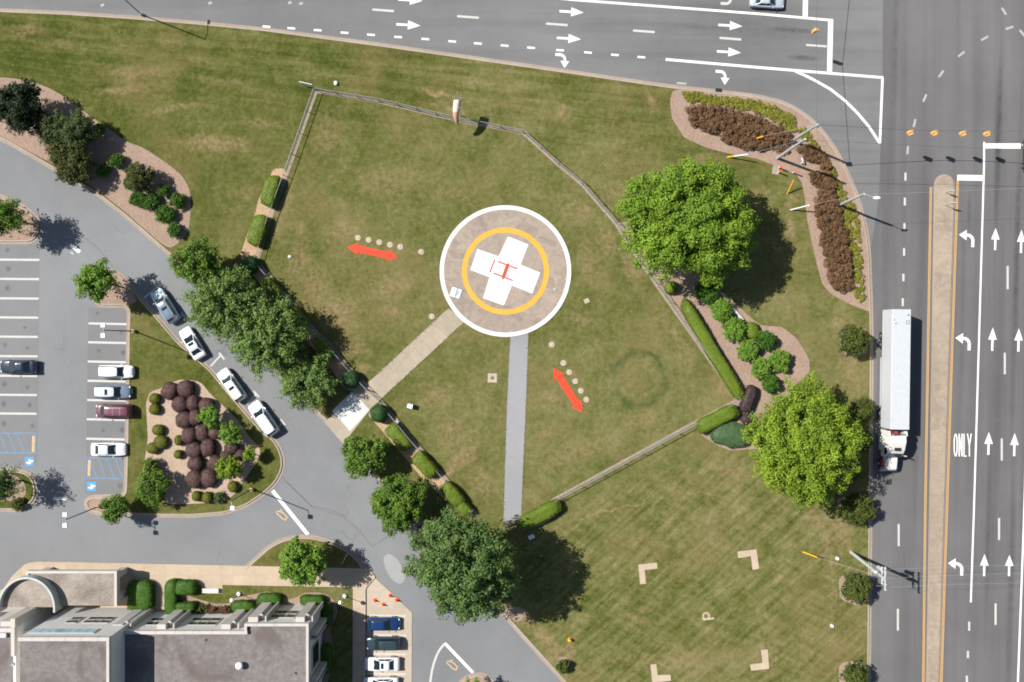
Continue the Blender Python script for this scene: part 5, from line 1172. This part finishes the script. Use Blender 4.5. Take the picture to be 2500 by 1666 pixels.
for s_ in (-1, 1): MB().box(-1.5, 5.0, s_*1.22-.02, s_*1.22+.02, .55, 1.1).build('side_skirt', tw, tr)
MB().box(-5.6, -2.2, -.5, .5, .6, 1.1).build('bogie', M['black'], tk); MB().box(4.6, 13.2, -.45, .45, .55, 1.0).build('chassis', M['black'], tk)
for wx in (-4.45, -3.25, 6.1, 7.3, 12.85):
    for s_ in (-1, 1):
        t = MB().tube((wx, s_*(.68 if wx < 12 else .92), .51), (wx, s_*1.26, .51), .51, .51, 22).build('wheel', M['tyre'], tk); MB().tube((wx, s_*1.2, .51), (wx, s_*1.30, .51), .26, .22, 14).build('rim', M['rim'], t)
        if wx in (6.1, 7.3): MB().box(wx-.5, wx+.5, s_*.98-.30, s_*.98+.30, 1.04, 1.08).build('mudguard', cw, tk)
def prof(pts, y0, y1, ty=1.0):
    """side profile (x, z) extruded across, the top narrowed by ty"""
    zm = max(p[1] for p in pts); zl = min(p[1] for p in pts); n = len(pts); vs = []
    for s_ in (y0, y1):
        for px_, pz in pts: k = 1-(1-ty)*(pz-zl)/(zm-zl); vs.append((px_, (y0+y1)/2+(s_-(y0+y1)/2)*k, pz))
    m = MB(); m.add(vs, [tuple(range(n-1, -1, -1)), tuple(range(n, 2*n))]+[(i, (i+1) % n, n+(i+1) % n, n+i) for i in range(n)]); return m
cb = bev(prof([(8.75, .95), (8.75, 3.75), (9.6, 3.85), (10.7, 3.35), (11.15, 3.0), (11.75, 2.05), (11.75, .95)], -1.2, 1.2, .86).build('cab', cw, tk), .12, 4)
for s_ in (-1, 1): bev(prof([(8.15, .95), (8.15, 3.6), (8.8, 3.75), (8.8, .95)], s_*1.12-.10, s_*1.12+.10).build('cab_fairing', cw, tk), .06)
MB().add([(11.82, -.9, 2.12), (11.82, .9, 2.12), (11.24, .82, 2.98), (11.24, -.82, 2.98)], [(0, 1, 2, 3)]).build('windshield', M['carglass'], cb)
for s_ in (-1, 1):
    MB().add([(10.5, s_*1.17, 2.1), (11.5, s_*1.17, 2.1), (11.1, s_*1.09, 2.8), (10.5, s_*1.09, 2.8)], [(0, 1, 2, 3)]).build('side_window', M['carglass'], cb)
MB().box(10.35, 10.75, -.42, .42, 3.42, 3.56).build('roof_vent', M['black'], cb)
hd = bev(prof([(11.7, .9), (11.7, 2.02), (12.4, 1.98), (13.45, 1.72), (13.7, 1.35), (13.7, .7), (12, .7)], -.82, .82, .84).build('hood', cw, tk), .12, 4)
MB().box(13.69, 13.75, -.55, .55, .8, 1.4).build('grille', M['black'], hd)
redp = glossy('oxide_red_paint', (.30, .035, .035), .35)
for s_ in (-1, 1):
    m = MB(); n = 10; vs = []
    for i in range(n+1):
        a = PI*i/n
        for yy in (s_*.80, s_*1.22): vs.append((12.85+.72*math.cos(a), yy, .62+.62*math.sin(a)))
    m.add(vs, [(2*i, 2*i+1, 2*i+3, 2*i+2) for i in range(n)]); m.build('front_wing', redp if s_ < 0 else C['dark'], tk)
    MB().tube((9.1, s_*1.02, .62), (10.9, s_*1.02, .62), .34, .34, 16).build('fuel_tank', M['steel'], tk)
    MB().tube((8.55, s_*.78, 1.0), (8.55, s_*.78, 3.95), .09, .09, 10).build('exhaust_stack', M['steel'], tk)
    MB().box(11.5, 11.6, s_*1.42-.12, s_*1.42+.12, 2.1, 2.8).build('wing_mirror', cw, tk); MB().tube((11.5, s_*1.1, 2.6), (11.5, s_*1.42, 2.6), .02).build('mirror_arm', M['steel'], tk)
    MB().ball((13.6, s_*.66, 1.05), .12, .16, .12, 10, 6).build('headlight', M['lampglass'], tk)
MB().box(13.62, 13.9, -1.15, 1.15, .45, .72).build('bumper', M['steel'], tk); MB().box(7.95, 8.1, -.9, .9, 1.2, 1.9).build('deck_plate', M['steel'], tk); MB().box(8.2, 8.6, -.25, .25, 1.0, 3.0).build('air_tank', redp, tk)
MB().box(9.2, 10.1, -.93, -.88, 3.58, 3.62).build('cab_stripe', redp, cb)

# ------------------------------------------------------------------ big trees
tree('maple_tree', 'huge bright green maple with lumpy crown beside the north-east fence', 'tree', 1680, 543, 176, 12.5, L['maple'], 12, clump=.95, leaf=.27, base=2.6, ry=.9)
tree('maple_tree', 'huge lime green maple with lumpy crown next to the lorry', 'tree', 1960, 1082, 142, 12.5, L['maple2'], 23, clump=.9, leaf=.27, base=2.2, ry=1.15)
tree('oak_tree', 'large dark green round tree at the foot of the enclosure by the drive bend', 'tree', 1134, 1380, 136, 15.5, L['dark'], 31, clump=.8, leaf=.28, base=4.0)
gt = 'trees in the row beside the drive'
for (px, py, r_, h, cl, seed, lm, lb) in ((487, 640, 60, 7.5, 'lobes', 41, 'mid', 'dark green tree at the top end of the row beside the drive'),
        (548, 738, 90, 7.6, 'fingers', 42, 'feather', 'feathery green tree reaching over the drive, upper of the two largest in the row'),
        (655, 818, 98, 7.6, 'fingers', 43, 'feather', 'feathery green tree in the middle of the row, lower of the two largest'),
        (752, 930, 66, 5.0, 'fingers', 44, 'feather', 'small loose green tree just above the concrete apron'),
        (893, 1114, 58, 5.0, 'lobes', 45, 'mid', 'dark bushy tree just below the concrete apron'),
        (974, 1228, 72, 5.8, 'lobes', 46, 'mid', 'dense round tree between the apron and the large dark tree')):
    tree('row_tree', lb, 'tree', px, py, r_, h, L[lm], seed, style=cl, clump=.55 if cl == 'lobes' else .5, leaf=.24, dens=1.0 if cl == 'lobes' else .72, base=1.4, group=gt)
tree('sapling', 'thin pale sapling with sparse leaves leaning over the drive beside the dense round tree', 'tree', 1046, 1300, 40, 5, L['sage'], 47, style='sprays', clump=.9, leaf=.2, dens=.35, base=1.2)
gi = 'small trees in the car park islands'
tree('island_tree', 'spiky green tree at the left edge in the upper car park island', 'tree', 8, 530, 46, 7.5, L['mid'], 51, style='fingers', clump=.5, leaf=.22, group=gi, base=1.8)
tree('island_tree', 'fresh green spiky tree on the rounded tip near the pale blue SUV', 'tree', 240, 690, 50, 7.0, L['bush'], 52, style='lobes', clump=.55, leaf=.26, dens=.9, group=gi, base=1.8)
tree('island_tree', 'leafy green tree overhanging the pavement on the half-moon island', 'tree', 742, 1372, 60, 7.5, L['bush'], 53, style='lobes', clump=.5, leaf=.26, dens=.95, group=gi, base=2.0)
tree('island_tree', 'small round green tree on the pointed kerb tip beside the twin-headed lamp', 'tree', 281, 1240, 31, 4.2, L['mid'], 54, clump=.45, leaf=.2, group=gi, base=1.0)
tree('island_tree', 'dark open tree in the lower left corner island', 'tree', 10, 1185, 46, 6.5, L['dark'], 55, style='fingers', clump=.4, leaf=.2, dens=.4, cov=.6, group=gi, base=1.8)
tree('island_tree', 'yellow-green tree tip poking in at the bottom edge by the give-way lines', 'tree', 1158, 1694, 36, 5.5, L['bush'], 56, clump=.5, leaf=.22, group=gi, base=1.4)
tree('evergreen_tree', 'almost black evergreen in the upper left bed at the picture edge', 'tree', 56, 266, 62, 6.5, L['blackgreen'], 61, clump=.7, leaf=.24, base=.5)
gz = 'large shrubs in the upper left bed'
for (px, py, r_, h, seed, lm, lb) in ((137, 318, 40, 4.2, 62, 'sage', 'smooth grey-green shrub next to the black evergreen'), (196, 322, 44, 4.6, 63, 'sage', 'rounded grey-green shrub touching the bed edge side of the pair'), (160, 378, 34, 4.0, 64, 'olive', 'olive shrub between the grey-green pair and the drive kerb'), (187, 412, 46, 4.2, 65, 'olive', 'olive leafy shrub overhanging the drive kerb')):
    rough_shrub('large_shrub', lb, 'shrub', px, py, r_, h, L[lm], seed, leaf=.2, group=gz, clump=.6 if lm == 'sage' else .45, dens=1.2)
rough_shrub('large_shrub', 'taller olive bush standing among the small clipped shrubs of the upper left bed', 'shrub', 346, 432, 33, 3.6, L['olive'], 66, leaf=.18, group=gz, clump=.4, dens=1.1)
gc = 'small green shrubs in the upper left bed'
for i, (px, py, r_, lb) in enumerate(((286, 393, 18, 'small fresh shrub highest in the open part of the upper left bed'), (254, 417, 14, 'small shrub in the shade of the olive shrubs'), (244, 317, 13, 'tiny bright shrub at the bed edge behind the grey-green shrub'), (322, 449, 16, 'small green shrub on the drive side of the taller olive bush'),
        (338, 487, 18, 'small shrub left of the pair below the taller olive bush'), (371, 492, 20, 'small shrub right of the pair below the taller olive bush'), (401, 467, 15, 'small shrub in the shadow of the taller olive bush'), (434, 492, 18, 'small shrub nearest the rounded lawn edge of the bed'),
        (404, 524, 21, 'grey-edged round shrub, larger and paler than its neighbours'), (429, 562, 17, 'lowest small shrub near the tip of the upper left bed'))):
    rough_shrub('small_shrub', lb, 'shrub', px, py, r_*1.05, 1.3, L['hedge2'], 70+i, leaf=.14, group=gc, clump=.26, dens=1.3)

# ------------------------------------------------------------------ clipped plants along the fence
gh = 'clipped hedge blocks along the fence'
for i, (px, py, wl, dw, rz, lb, lm) in enumerate(((660, 466, 36, 78, -15, 'clipped hedge block outside the west fence, the upper of two', 'hedge'), (628, 562, 38, 74, -16, 'clipped hedge block outside the west fence, just above the dark ball', 'hedge'),
        (664, 706, 30, 60, 40, 'clipped hedge half hidden by the upper feathery tree', 'hedge'), (728, 776, 28, 62, 42, 'clipped hedge in shade beside the middle feathery tree', 'hedge'), (790, 852, 30, 62, 38, 'clipped hedge block next above the ball by the tan path gate', 'hedge'),
        (973, 1068, 36, 70, 41, 'clipped hedge block first below the gate of the tan path', 'hedge'), (1037, 1136, 36, 70, 42, 'clipped hedge block second below the gate of the tan path', 'hedge'), (1105, 1208, 34, 64, 41, 'clipped hedge block third below the gate of the tan path', 'hedge'), (1134, 1243, 26, 34, 42, 'short clipped hedge end peeping out above the large dark tree', 'hedge'),
        (1752, 1023, 106, 34, 27, 'clipped hedge outside the fence just below its east corner', 'hedge'), (1318, 1258, 112, 36, 28, 'clipped hedge outside the south fence beside the large dark tree', 'hedge'))):
    clipped('hedge_block', lb, 'hedge', px, py, wl, dw, 1.45, rz, L[lm], 100+i, 'box', .13, gh)
clipped('long_hedge', 'long clipped hedge running down the outside of the north-east fence', 'hedge', 1739, 856, 30, 268, 1.4, 31, L['hedge'], 120, 'box', .14)
clipped('hedge_end', 'short yellow-green hedge showing under the edge of the bright maple', 'hedge', 1640, 702, 34, 30, 1.3, 30, L['hedge'], 121, 'dome', .13)
clipped('low_hedge', 'dark flat-topped shrub between the fresh round shrubs and the pale bench', 'shrub', 1838, 808, 34, 46, 1.2, 20, L['hedge'], 122, 'dome', .13)
gq = 'round boxwood balls along the fence'
for i, (px, py, lb) in enumerate(((607, 647, 'dark boxwood ball at the west corner of the fence'), (855, 928, 'dark boxwood ball above the tan path gate'), (924, 1010, 'dark boxwood ball below the tan path gate'))):
    clipped('boxwood_ball', lb, 'shrub', px, py, 44, 44, 2.0, 0, L['box'], 130+i, 'dome', .12, gq)
clipped('juniper', 'broad blue-green juniper between the corner hedge and the lime maple', 'shrub', 1787, 1063, 96, 62, 1.2, -8, L['juniper'], 140, 'dome', .17, lump=.07, jit=.7)
clipped('wine_shrub', 'dark wine-coloured clipped shrub at the east fence corner', 'shrub', 1828, 974, 27, 68, 1.4, -20, L['purple'], 141, 'box', .12); clipped('wine_shrub', 'small wine-coloured shrub just below the clipped wine shrub', 'shrub', 1824, 1024, 30, 28, 1.1, 0, L['purple'], 142, 'dome', .12)
gf = 'fresh green shrubs in the east bed'
for i, (px, py, r_, lb, lm) in enumerate(((1722, 712, 29, 'dark shrub in the shade of the bright maple', 'hedge2'), (1760, 758, 28, 'fresh green shrub closest to the pale bench', 'bush'), (1792, 805, 30, 'fresh green shrub below the bench, the largest of the cluster', 'bush'), (1824, 856, 26, 'fresh green shrub on the hedge side in the middle of the cluster', 'bush'), (1868, 831, 24, 'olive-green shrub on the lawn side of the cluster', 'hedge2'),
        (1902, 880, 27, 'fresh green shrub casting its shadow on the curved mulch edge', 'bush'), (1857, 899, 26, 'fresh green shrub nearest the wine shrub', 'bush'), (1880, 935, 22, 'darker shrub tucked against the lime maple', 'hedge2'))):
    rough_shrub('round_shrub', lb, 'shrub', px, py, r_, 1.9, L[lm], 150+i, leaf=.17, group=gf, clump=.26, dens=1.35)
gr_ = 'dark round evergreens by the right-hand kerb'
for i, (px, py, r_, lb) in enumerate(((2082, 832, 37, 'dark round evergreen beside the rear of the lorry trailer'), (2087, 1243, 42, 'dark round evergreen between the lime maple and the kerb'), (2088, 1436, 37, 'dark round evergreen just below the utility pole'), (2085, 1645, 30, 'dark round evergreen at the bottom edge by the kerb'))):
    rough_shrub('round_evergreen', lb, 'shrub', px, py, r_, 3.6, L['yew'], 170+i, leaf=.2, group=gr_, clump=.36, dens=1.3)
rough_shrub('small_yew', 'small dark bush on the grass above the lower drive kerb', 'shrub', 1373, 1626, 15, 1.5, L['yew'], 180, leaf=.15, clump=.25, dens=1.4)

rough_shrub('understory_shrub', 'dark shrub in the lime maple shade next to the kerb, upper of two', 'shrub', 2100, 1000, 30, 2.6, L['yew'], 181, leaf=.2, clump=.4, dens=1.2, group='shrubs in the lime maple shade')
rough_shrub('understory_shrub', 'dark shrub in the lime maple shade next to the kerb, lower of two', 'shrub', 2098, 1075, 26, 2.4, L['yew'], 182, leaf=.2, clump=.4, dens=1.2, group='shrubs in the lime maple shade')

# ------------------------------------------------------------------ island garden
def Z8(a, b): return 340+a/4.356, 900+b/4.356
gm = 'maroon clipped domes in the island bed'
for i, (a, b, rx, ry, lb) in enumerate(((315, 240, 80, 88, 'maroon clipped dome, left one of the top pair'), (485, 215, 84, 84, 'maroon clipped dome, right one of the top pair'), (425, 385, 80, 80, 'maroon clipped dome, left end of the second row'), (565, 370, 62, 78, 'maroon clipped dome, narrow middle one of the second row'), (705, 395, 74, 78, 'maroon clipped dome, right end of the second row behind a green tree'),
        (468, 548, 84, 84, 'maroon clipped dome, large left one of the third row'), (590, 522, 60, 82, 'maroon clipped dome, narrow right one of the third row'), (525, 712, 78, 78, 'maroon clipped dome, left end of the fourth row'), (665, 685, 66, 80, 'maroon clipped dome, middle of the fourth row'), (805, 680, 70, 70, 'maroon clipped dome, right end of the fourth row'),
        (575, 868, 82, 82, 'maroon clipped dome, left one of the fifth row'), (722, 842, 74, 88, 'brownish clipped dome, right one of the fifth row'), (588, 1017, 80, 68, 'maroon clipped dome alone in the sixth row'), (800, 1005, 72, 80, 'maroon clipped dome beside the lime tree in the sixth row'), (580, 1180, 82, 90, 'maroon clipped dome, left one of the bottom pair'), (730, 1168, 80, 92, 'maroon clipped dome, right one of the bottom pair'),
        (975, 850, 72, 60, 'maroon shrub right below the middle small tree'), (915, 930, 56, 52, 'maroon shrub between the middle tree and the lime tree'), (1075, 925, 58, 58, 'maroon shrub nearest the drive side of the bed'))):
    px, py = Z8(a, b); clipped('maroon_dome', lb, 'shrub', px, py, rx*2.14/4.356, ry*2.14/4.356, 1.2+.25*((i*7) % 5)/5, (i*37) % 60-30 if abs(rx-ry) < 12 else 0, L['maroon'], 200+i, 'soft', .11, gm, lump=.05)
go_ = 'small olive balls in the island bed'
for i, (a, b, rx, ry, lb) in enumerate(((158, 322, 60, 56, 'olive ball, upper of the pair at the top left of the island bed'), (158, 435, 60, 58, 'olive ball, lower of the pair at the top left of the island bed'), (197, 655, 64, 58, 'olive ball alone halfway down the left side of the bed'), (222, 783, 74, 72, 'large olive ball overlapping a lower one'), (140, 850, 66, 60, 'olive ball at the bed edge overlapped by a larger one'),
        (415, 765, 46, 55, 'small olive ball beside the left end of the fourth maroon row'), (410, 915, 46, 46, 'small olive ball left of the fifth maroon row'), (990, 1260, 54, 60, 'olive ball right below the lime tree'), (603, 1360, 48, 55, 'olive ball, left one of the three along the bottom edge'), (718, 1376, 54, 62, 'olive ball, middle one of the three along the bottom edge'))):
    px, py = Z8(a, b); clipped('olive_ball', lb, 'shrub', px, py, rx*2/4.356, ry*2/4.356, .95, 0, L['ball'], 230+i, 'dome', .10, go_, lump=.02)
px, py = Z8(860, 1370); rough_shrub('dry_shrub', 'loose straw-green tuft, right one of the three along the bottom edge of the bed', 'shrub', px, py, 14, .8, L['sage'], 245, leaf=.14, clump=.22)
px, py = Z8(130, 1005); rough_shrub('leafy_shrub', 'small dark leafy shrub at the left edge of the island bed', 'shrub', px, py, 16, 1.8, L['mid'], 246, leaf=.15, clump=.25)
px, py = Z8(165, 1255); rough_shrub('broad_shrub', 'broad leafy shrub in the lower left corner of the island bed', 'shrub', px-3, py, 43, 3.8, L['mid'], 247, leaf=.2, clump=.4, dens=1.1)
px, py = Z8(195, 1085); rough_shrub('low_shrub', 'low yellow-green shrub above the broad shrub', 'shrub', px, py, 11, .9, L['ball'], 248, leaf=.13, clump=.2)
gp = 'small trees in the island bed'
for i, (a, b, r_, h, lm, dn, lb) in enumerate(((765, 512, 118, 3.6, 'bush', .9, 'small green tree over the right end of the second maroon row'), (972, 682, 115, 3.6, 'bush', 1.0, 'small green tree, middle one of the three in the island bed'), (955, 1062, 135, 3.6, 'maple2', .65, 'small lime tree with open crown low in the island bed'), (1180, 920, 60, 2.8, 'maple2', .8, 'tiny lime bush at the drive side of the island bed'))):
    px, py = Z8(a, b); tree('garden_tree', lb, 'tree', px, py, r_/4.356, h, L[lm], 250+i, clump=.34, leaf=.2, dens=dn, group=gp, base=.9)
rough_shrub('low_shrub', 'olive low shrubbery inside the lower left corner island', 'shrub', 48, 1232, 16, .8, L['olive'], 256, leaf=.15, clump=.25)

# ------------------------------------------------------------------ planted bend: russet hedges and yellow-green ground cover
patchplant('russet_hedge', [(1675, 265), (1711, 258), (1780, 268), (1850, 280), (1880, 298), (1925, 324), (1932, 346), (1900, 358), (1850, 362), (1820, 358), (1766, 341), (1725, 317), (1688, 300)], 1.1, L['barberry'], 301, .46, .17, 1.1, .12, 'broad russet barberry hedge along the top of the planted bend', 'hedge')
patchplant('russet_hedge', [(1990, 478), (2006, 452), (2036, 440), (2041, 470), (2050, 515), (2068, 580), (2079, 660), (2082, 700), (2060, 710), (2034, 704), (2016, 640), (2000, 560)], 1.1, L['barberry'], 302, .46, .17, 1.1, .12, 'long russet barberry hedge running down beside the right-hand road', 'hedge')
patchplant('russet_shrubs', [(1978, 425), (1988, 416), (2020, 420), (2042, 436), (2036, 455), (2008, 458), (1985, 450)], 1.0, L['barberry'], 303, .42, .17, 1.2, 0, 'rounded russet shrub clump where the two russet hedges meet', 'shrub')
patchplant('russet_shrubs', [(1942, 364), (1965, 352), (1996, 360), (2018, 382), (2030, 410), (2010, 414), (1985, 396), (1960, 384)], .9, L['barberry'], 304, .38, .17, 1.0, .25, 'scattered russet and green shrubs right of the span wire pole', 'shrub')
patchplant('russet_shrubs', [(1892, 362), (1912, 356), (1922, 368), (1908, 377)], .8, L['barberry'], 305, .34, .15, 1.0, .1, 'small russet shrubs between the two bend poles', 'shrub')
patchplant('ground_cover', [(1658, 226), (1700, 228), (1752, 237), (1850, 248), (1900, 262), (1937, 288), (1944, 318), (1930, 322), (1900, 302), (1855, 274), (1790, 262), (1712, 254), (1684, 250)], .35, L['cover'], 311, .32, .16, .8, .12, 'yellow-green ground cover plants along the top kerb of the bend', 'ground cover', None, 'stuff')
patchplant('ground_cover', [(1948, 300), (1962, 312), (1990, 345), (2016, 378), (2042, 425), (2066, 470), (2092, 520), (2098, 566), (2100, 610), (2107, 676), (2111, 730), (2092, 744), (2086, 704), (2072, 607), (2058, 545), (2044, 498), (2038, 448), (2018, 400), (1984, 356), (1955, 330)], .35, L['cover'], 312, .32, .16, .8, .18, 'yellow-green ground cover plants down the kerb beside the right-hand road', 'ground cover', None, 'stuff')

# ------------------------------------------------------------------ clipped planting at the building
gx_ = 'clipped hedges in front of the building'
for i, (px, py, wl, dw, h, lb) in enumerate(((342, 1456, 62, 74, 1.5, 'large clipped hedge block in the shade of the entrance canopy'), (417, 1460, 30, 84, 1.5, 'upright stroke of the C-shaped clipped hedge'), (452, 1436, 50, 34, 1.495, 'upper arm of the C-shaped clipped hedge'), (452, 1484, 50, 24, 1.49, 'lower arm of the C-shaped clipped hedge'),
        (592, 1482, 56, 29, 1.2, 'clipped hedge below the middle globe lamp'), (657, 1464, 60, 27, 1.2, 'clipped hedge right of the middle globe lamp'), (762, 1467, 61, 24, 1.2, 'clipped hedge near the north-east corner of the building'), (798, 1502, 24, 56, 1.2, 'clipped hedge on the corner of the building, mostly in its shadow'), (795, 1610, 30, 66, 1.2, 'clipped hedge in deep shade along the east wall of the building'))):
    clipped('entrance_hedge', lb, 'hedge', px, py, wl, dw, h, 0, L['hedge2'], 320+i, 'box', .12, gx_)
gy_ = 'brown-green shrubs by the building'
for i, (px, py, r_, lm, lb) in enumerate(((497, 1490, 17, 'olive', 'yellowish olive shrub right of the C-shaped hedge'), (524, 1490, 13, 'barberry', 'reddish small shrub in the middle of the trio by the building'), (550, 1493, 14, 'barberry', 'dark russet shrub left of the clipped hedge below the globe lamp'))):
    rough_shrub('foundation_shrub', lb, 'shrub', px, py, r_, 1.2, L[lm], 340+i, leaf=.15, group=gy_, clump=.24)

# ------------------------------------------------------------------ loose grass tufts and clippings over the lawns (beyond counting)
rs = np.random.RandomState(77)
lp = LAWN; P0 = np.array(lp); n = 75000
P2 = np.stack([rs.uniform(-72, 52, n), rs.uniform(-50, 50, n)], 1); P2 = P2[inpoly(P2, lp)]
nz = np.sin(P2[:, 0]*.9+np.sin(P2[:, 1]*.7)*2)+np.sin(P2[:, 1]*1.1+np.sin(P2[:, 0]*.5)*2.3)+rs.normal(0, .9, len(P2)); P2 = P2[nz > -.1]
edge = []
for pts in ([(1244.5, 830), (1237, 980), (1233, 1100), (1228, 1265)], [(1290.5, 830), (1285, 980), (1279, 1120), (1273, 1262)], [(1130, 790), (937, 968)], [(1092, 755), (908, 926)]):
    q = PX(pts)
    for p_, q_ in zip(q[:-1], q[1:]):
        k = int((Vector(q_)-Vector(p_)).length*14); t = rs.uniform(0, 1, k)[:, None]; edge.append(np.array(p_)*(1-t)+np.array(q_)*t+rs.normal(0, .07, (k, 2)))

for p_, q_ in zip(PX(FN[1])[:-1], PX(FN[1])[1:]):
    k = int((Vector(q_)-Vector(p_)).length*8); t = rs.uniform(0, 1, k)[:, None]; edge.append(np.array(p_)*(1-t)+np.array(q_)*t+rs.normal(0, .28, (k, 2)))
pads = [np.array(PX(z)) for z in ([(1094, 753), (906.6, 927.7), (866, 956), (903, 1000), (936, 969), (1135, 785)], [(1247, 800), (1239, 980), (1231, 1272), (1270, 1268), (1283, 980), (1288, 800)],
        [(1656, 219), (1635, 249), (1640, 290), (1670, 337), (1725, 362), (1788, 378), (1850, 389), (1908, 412), (1943, 427), (1965, 489), (1980, 588), (2006, 693), (2071, 742), (2130, 762), (2130, 600), (2090, 470), (2000, 300), (1850, 230)],
        [(1504, 543), (1700, 830), (1803, 979), (1700, 1034), (1752, 1088), (1850, 1096), (1960, 1120), (1977, 908), (1943, 825), (1908, 798), (1822, 768), (1722, 683), (1560, 545)],
        [(-300, 168), (42, 192.6), (157, 236), (269, 317.5), (348, 359.5), (443, 427), (467, 502.6), (461, 570), (415, 609), (234, 480), (-300, 320)], [(793, 1032), (865, 955), (904, 1000), (838, 1084)])]
keep = np.hypot(P2[:, 0]-hx, P2[:, 1]-hy) > 9.1
for z in pads: keep &= ~inpoly(P2, [tuple(v_) for v_ in z])
P2 = np.vstack([P2[keep]]+edge); P3 = np.column_stack([P2, np.full(len(P2), .135)+rs.uniform(0, .03, len(P2))])
tm = leaf_mat('tuft_blades', (.060, .085, .016), (.250, .225, .100), .08, trans=.1)
Nn = np.tile([0, 0, 1.0], (len(P3), 1)); sz = rs.uniform(.08, .20, len(P3))
me = mesh_quads('grass_tufts', leafquads(P3, Nn, sz, rs, .45, .6), tm, np.clip(.45+.3*np.sin(P3[:, 0]*.35)*np.sin(P3[:, 1]*.4)+rs.normal(0, .28, len(P3)), 0, 1))
tag(link('grass_tufts', me, None), 'short grass tufts and dry clippings strewn over the lawns', 'grass', None, 'stuff')
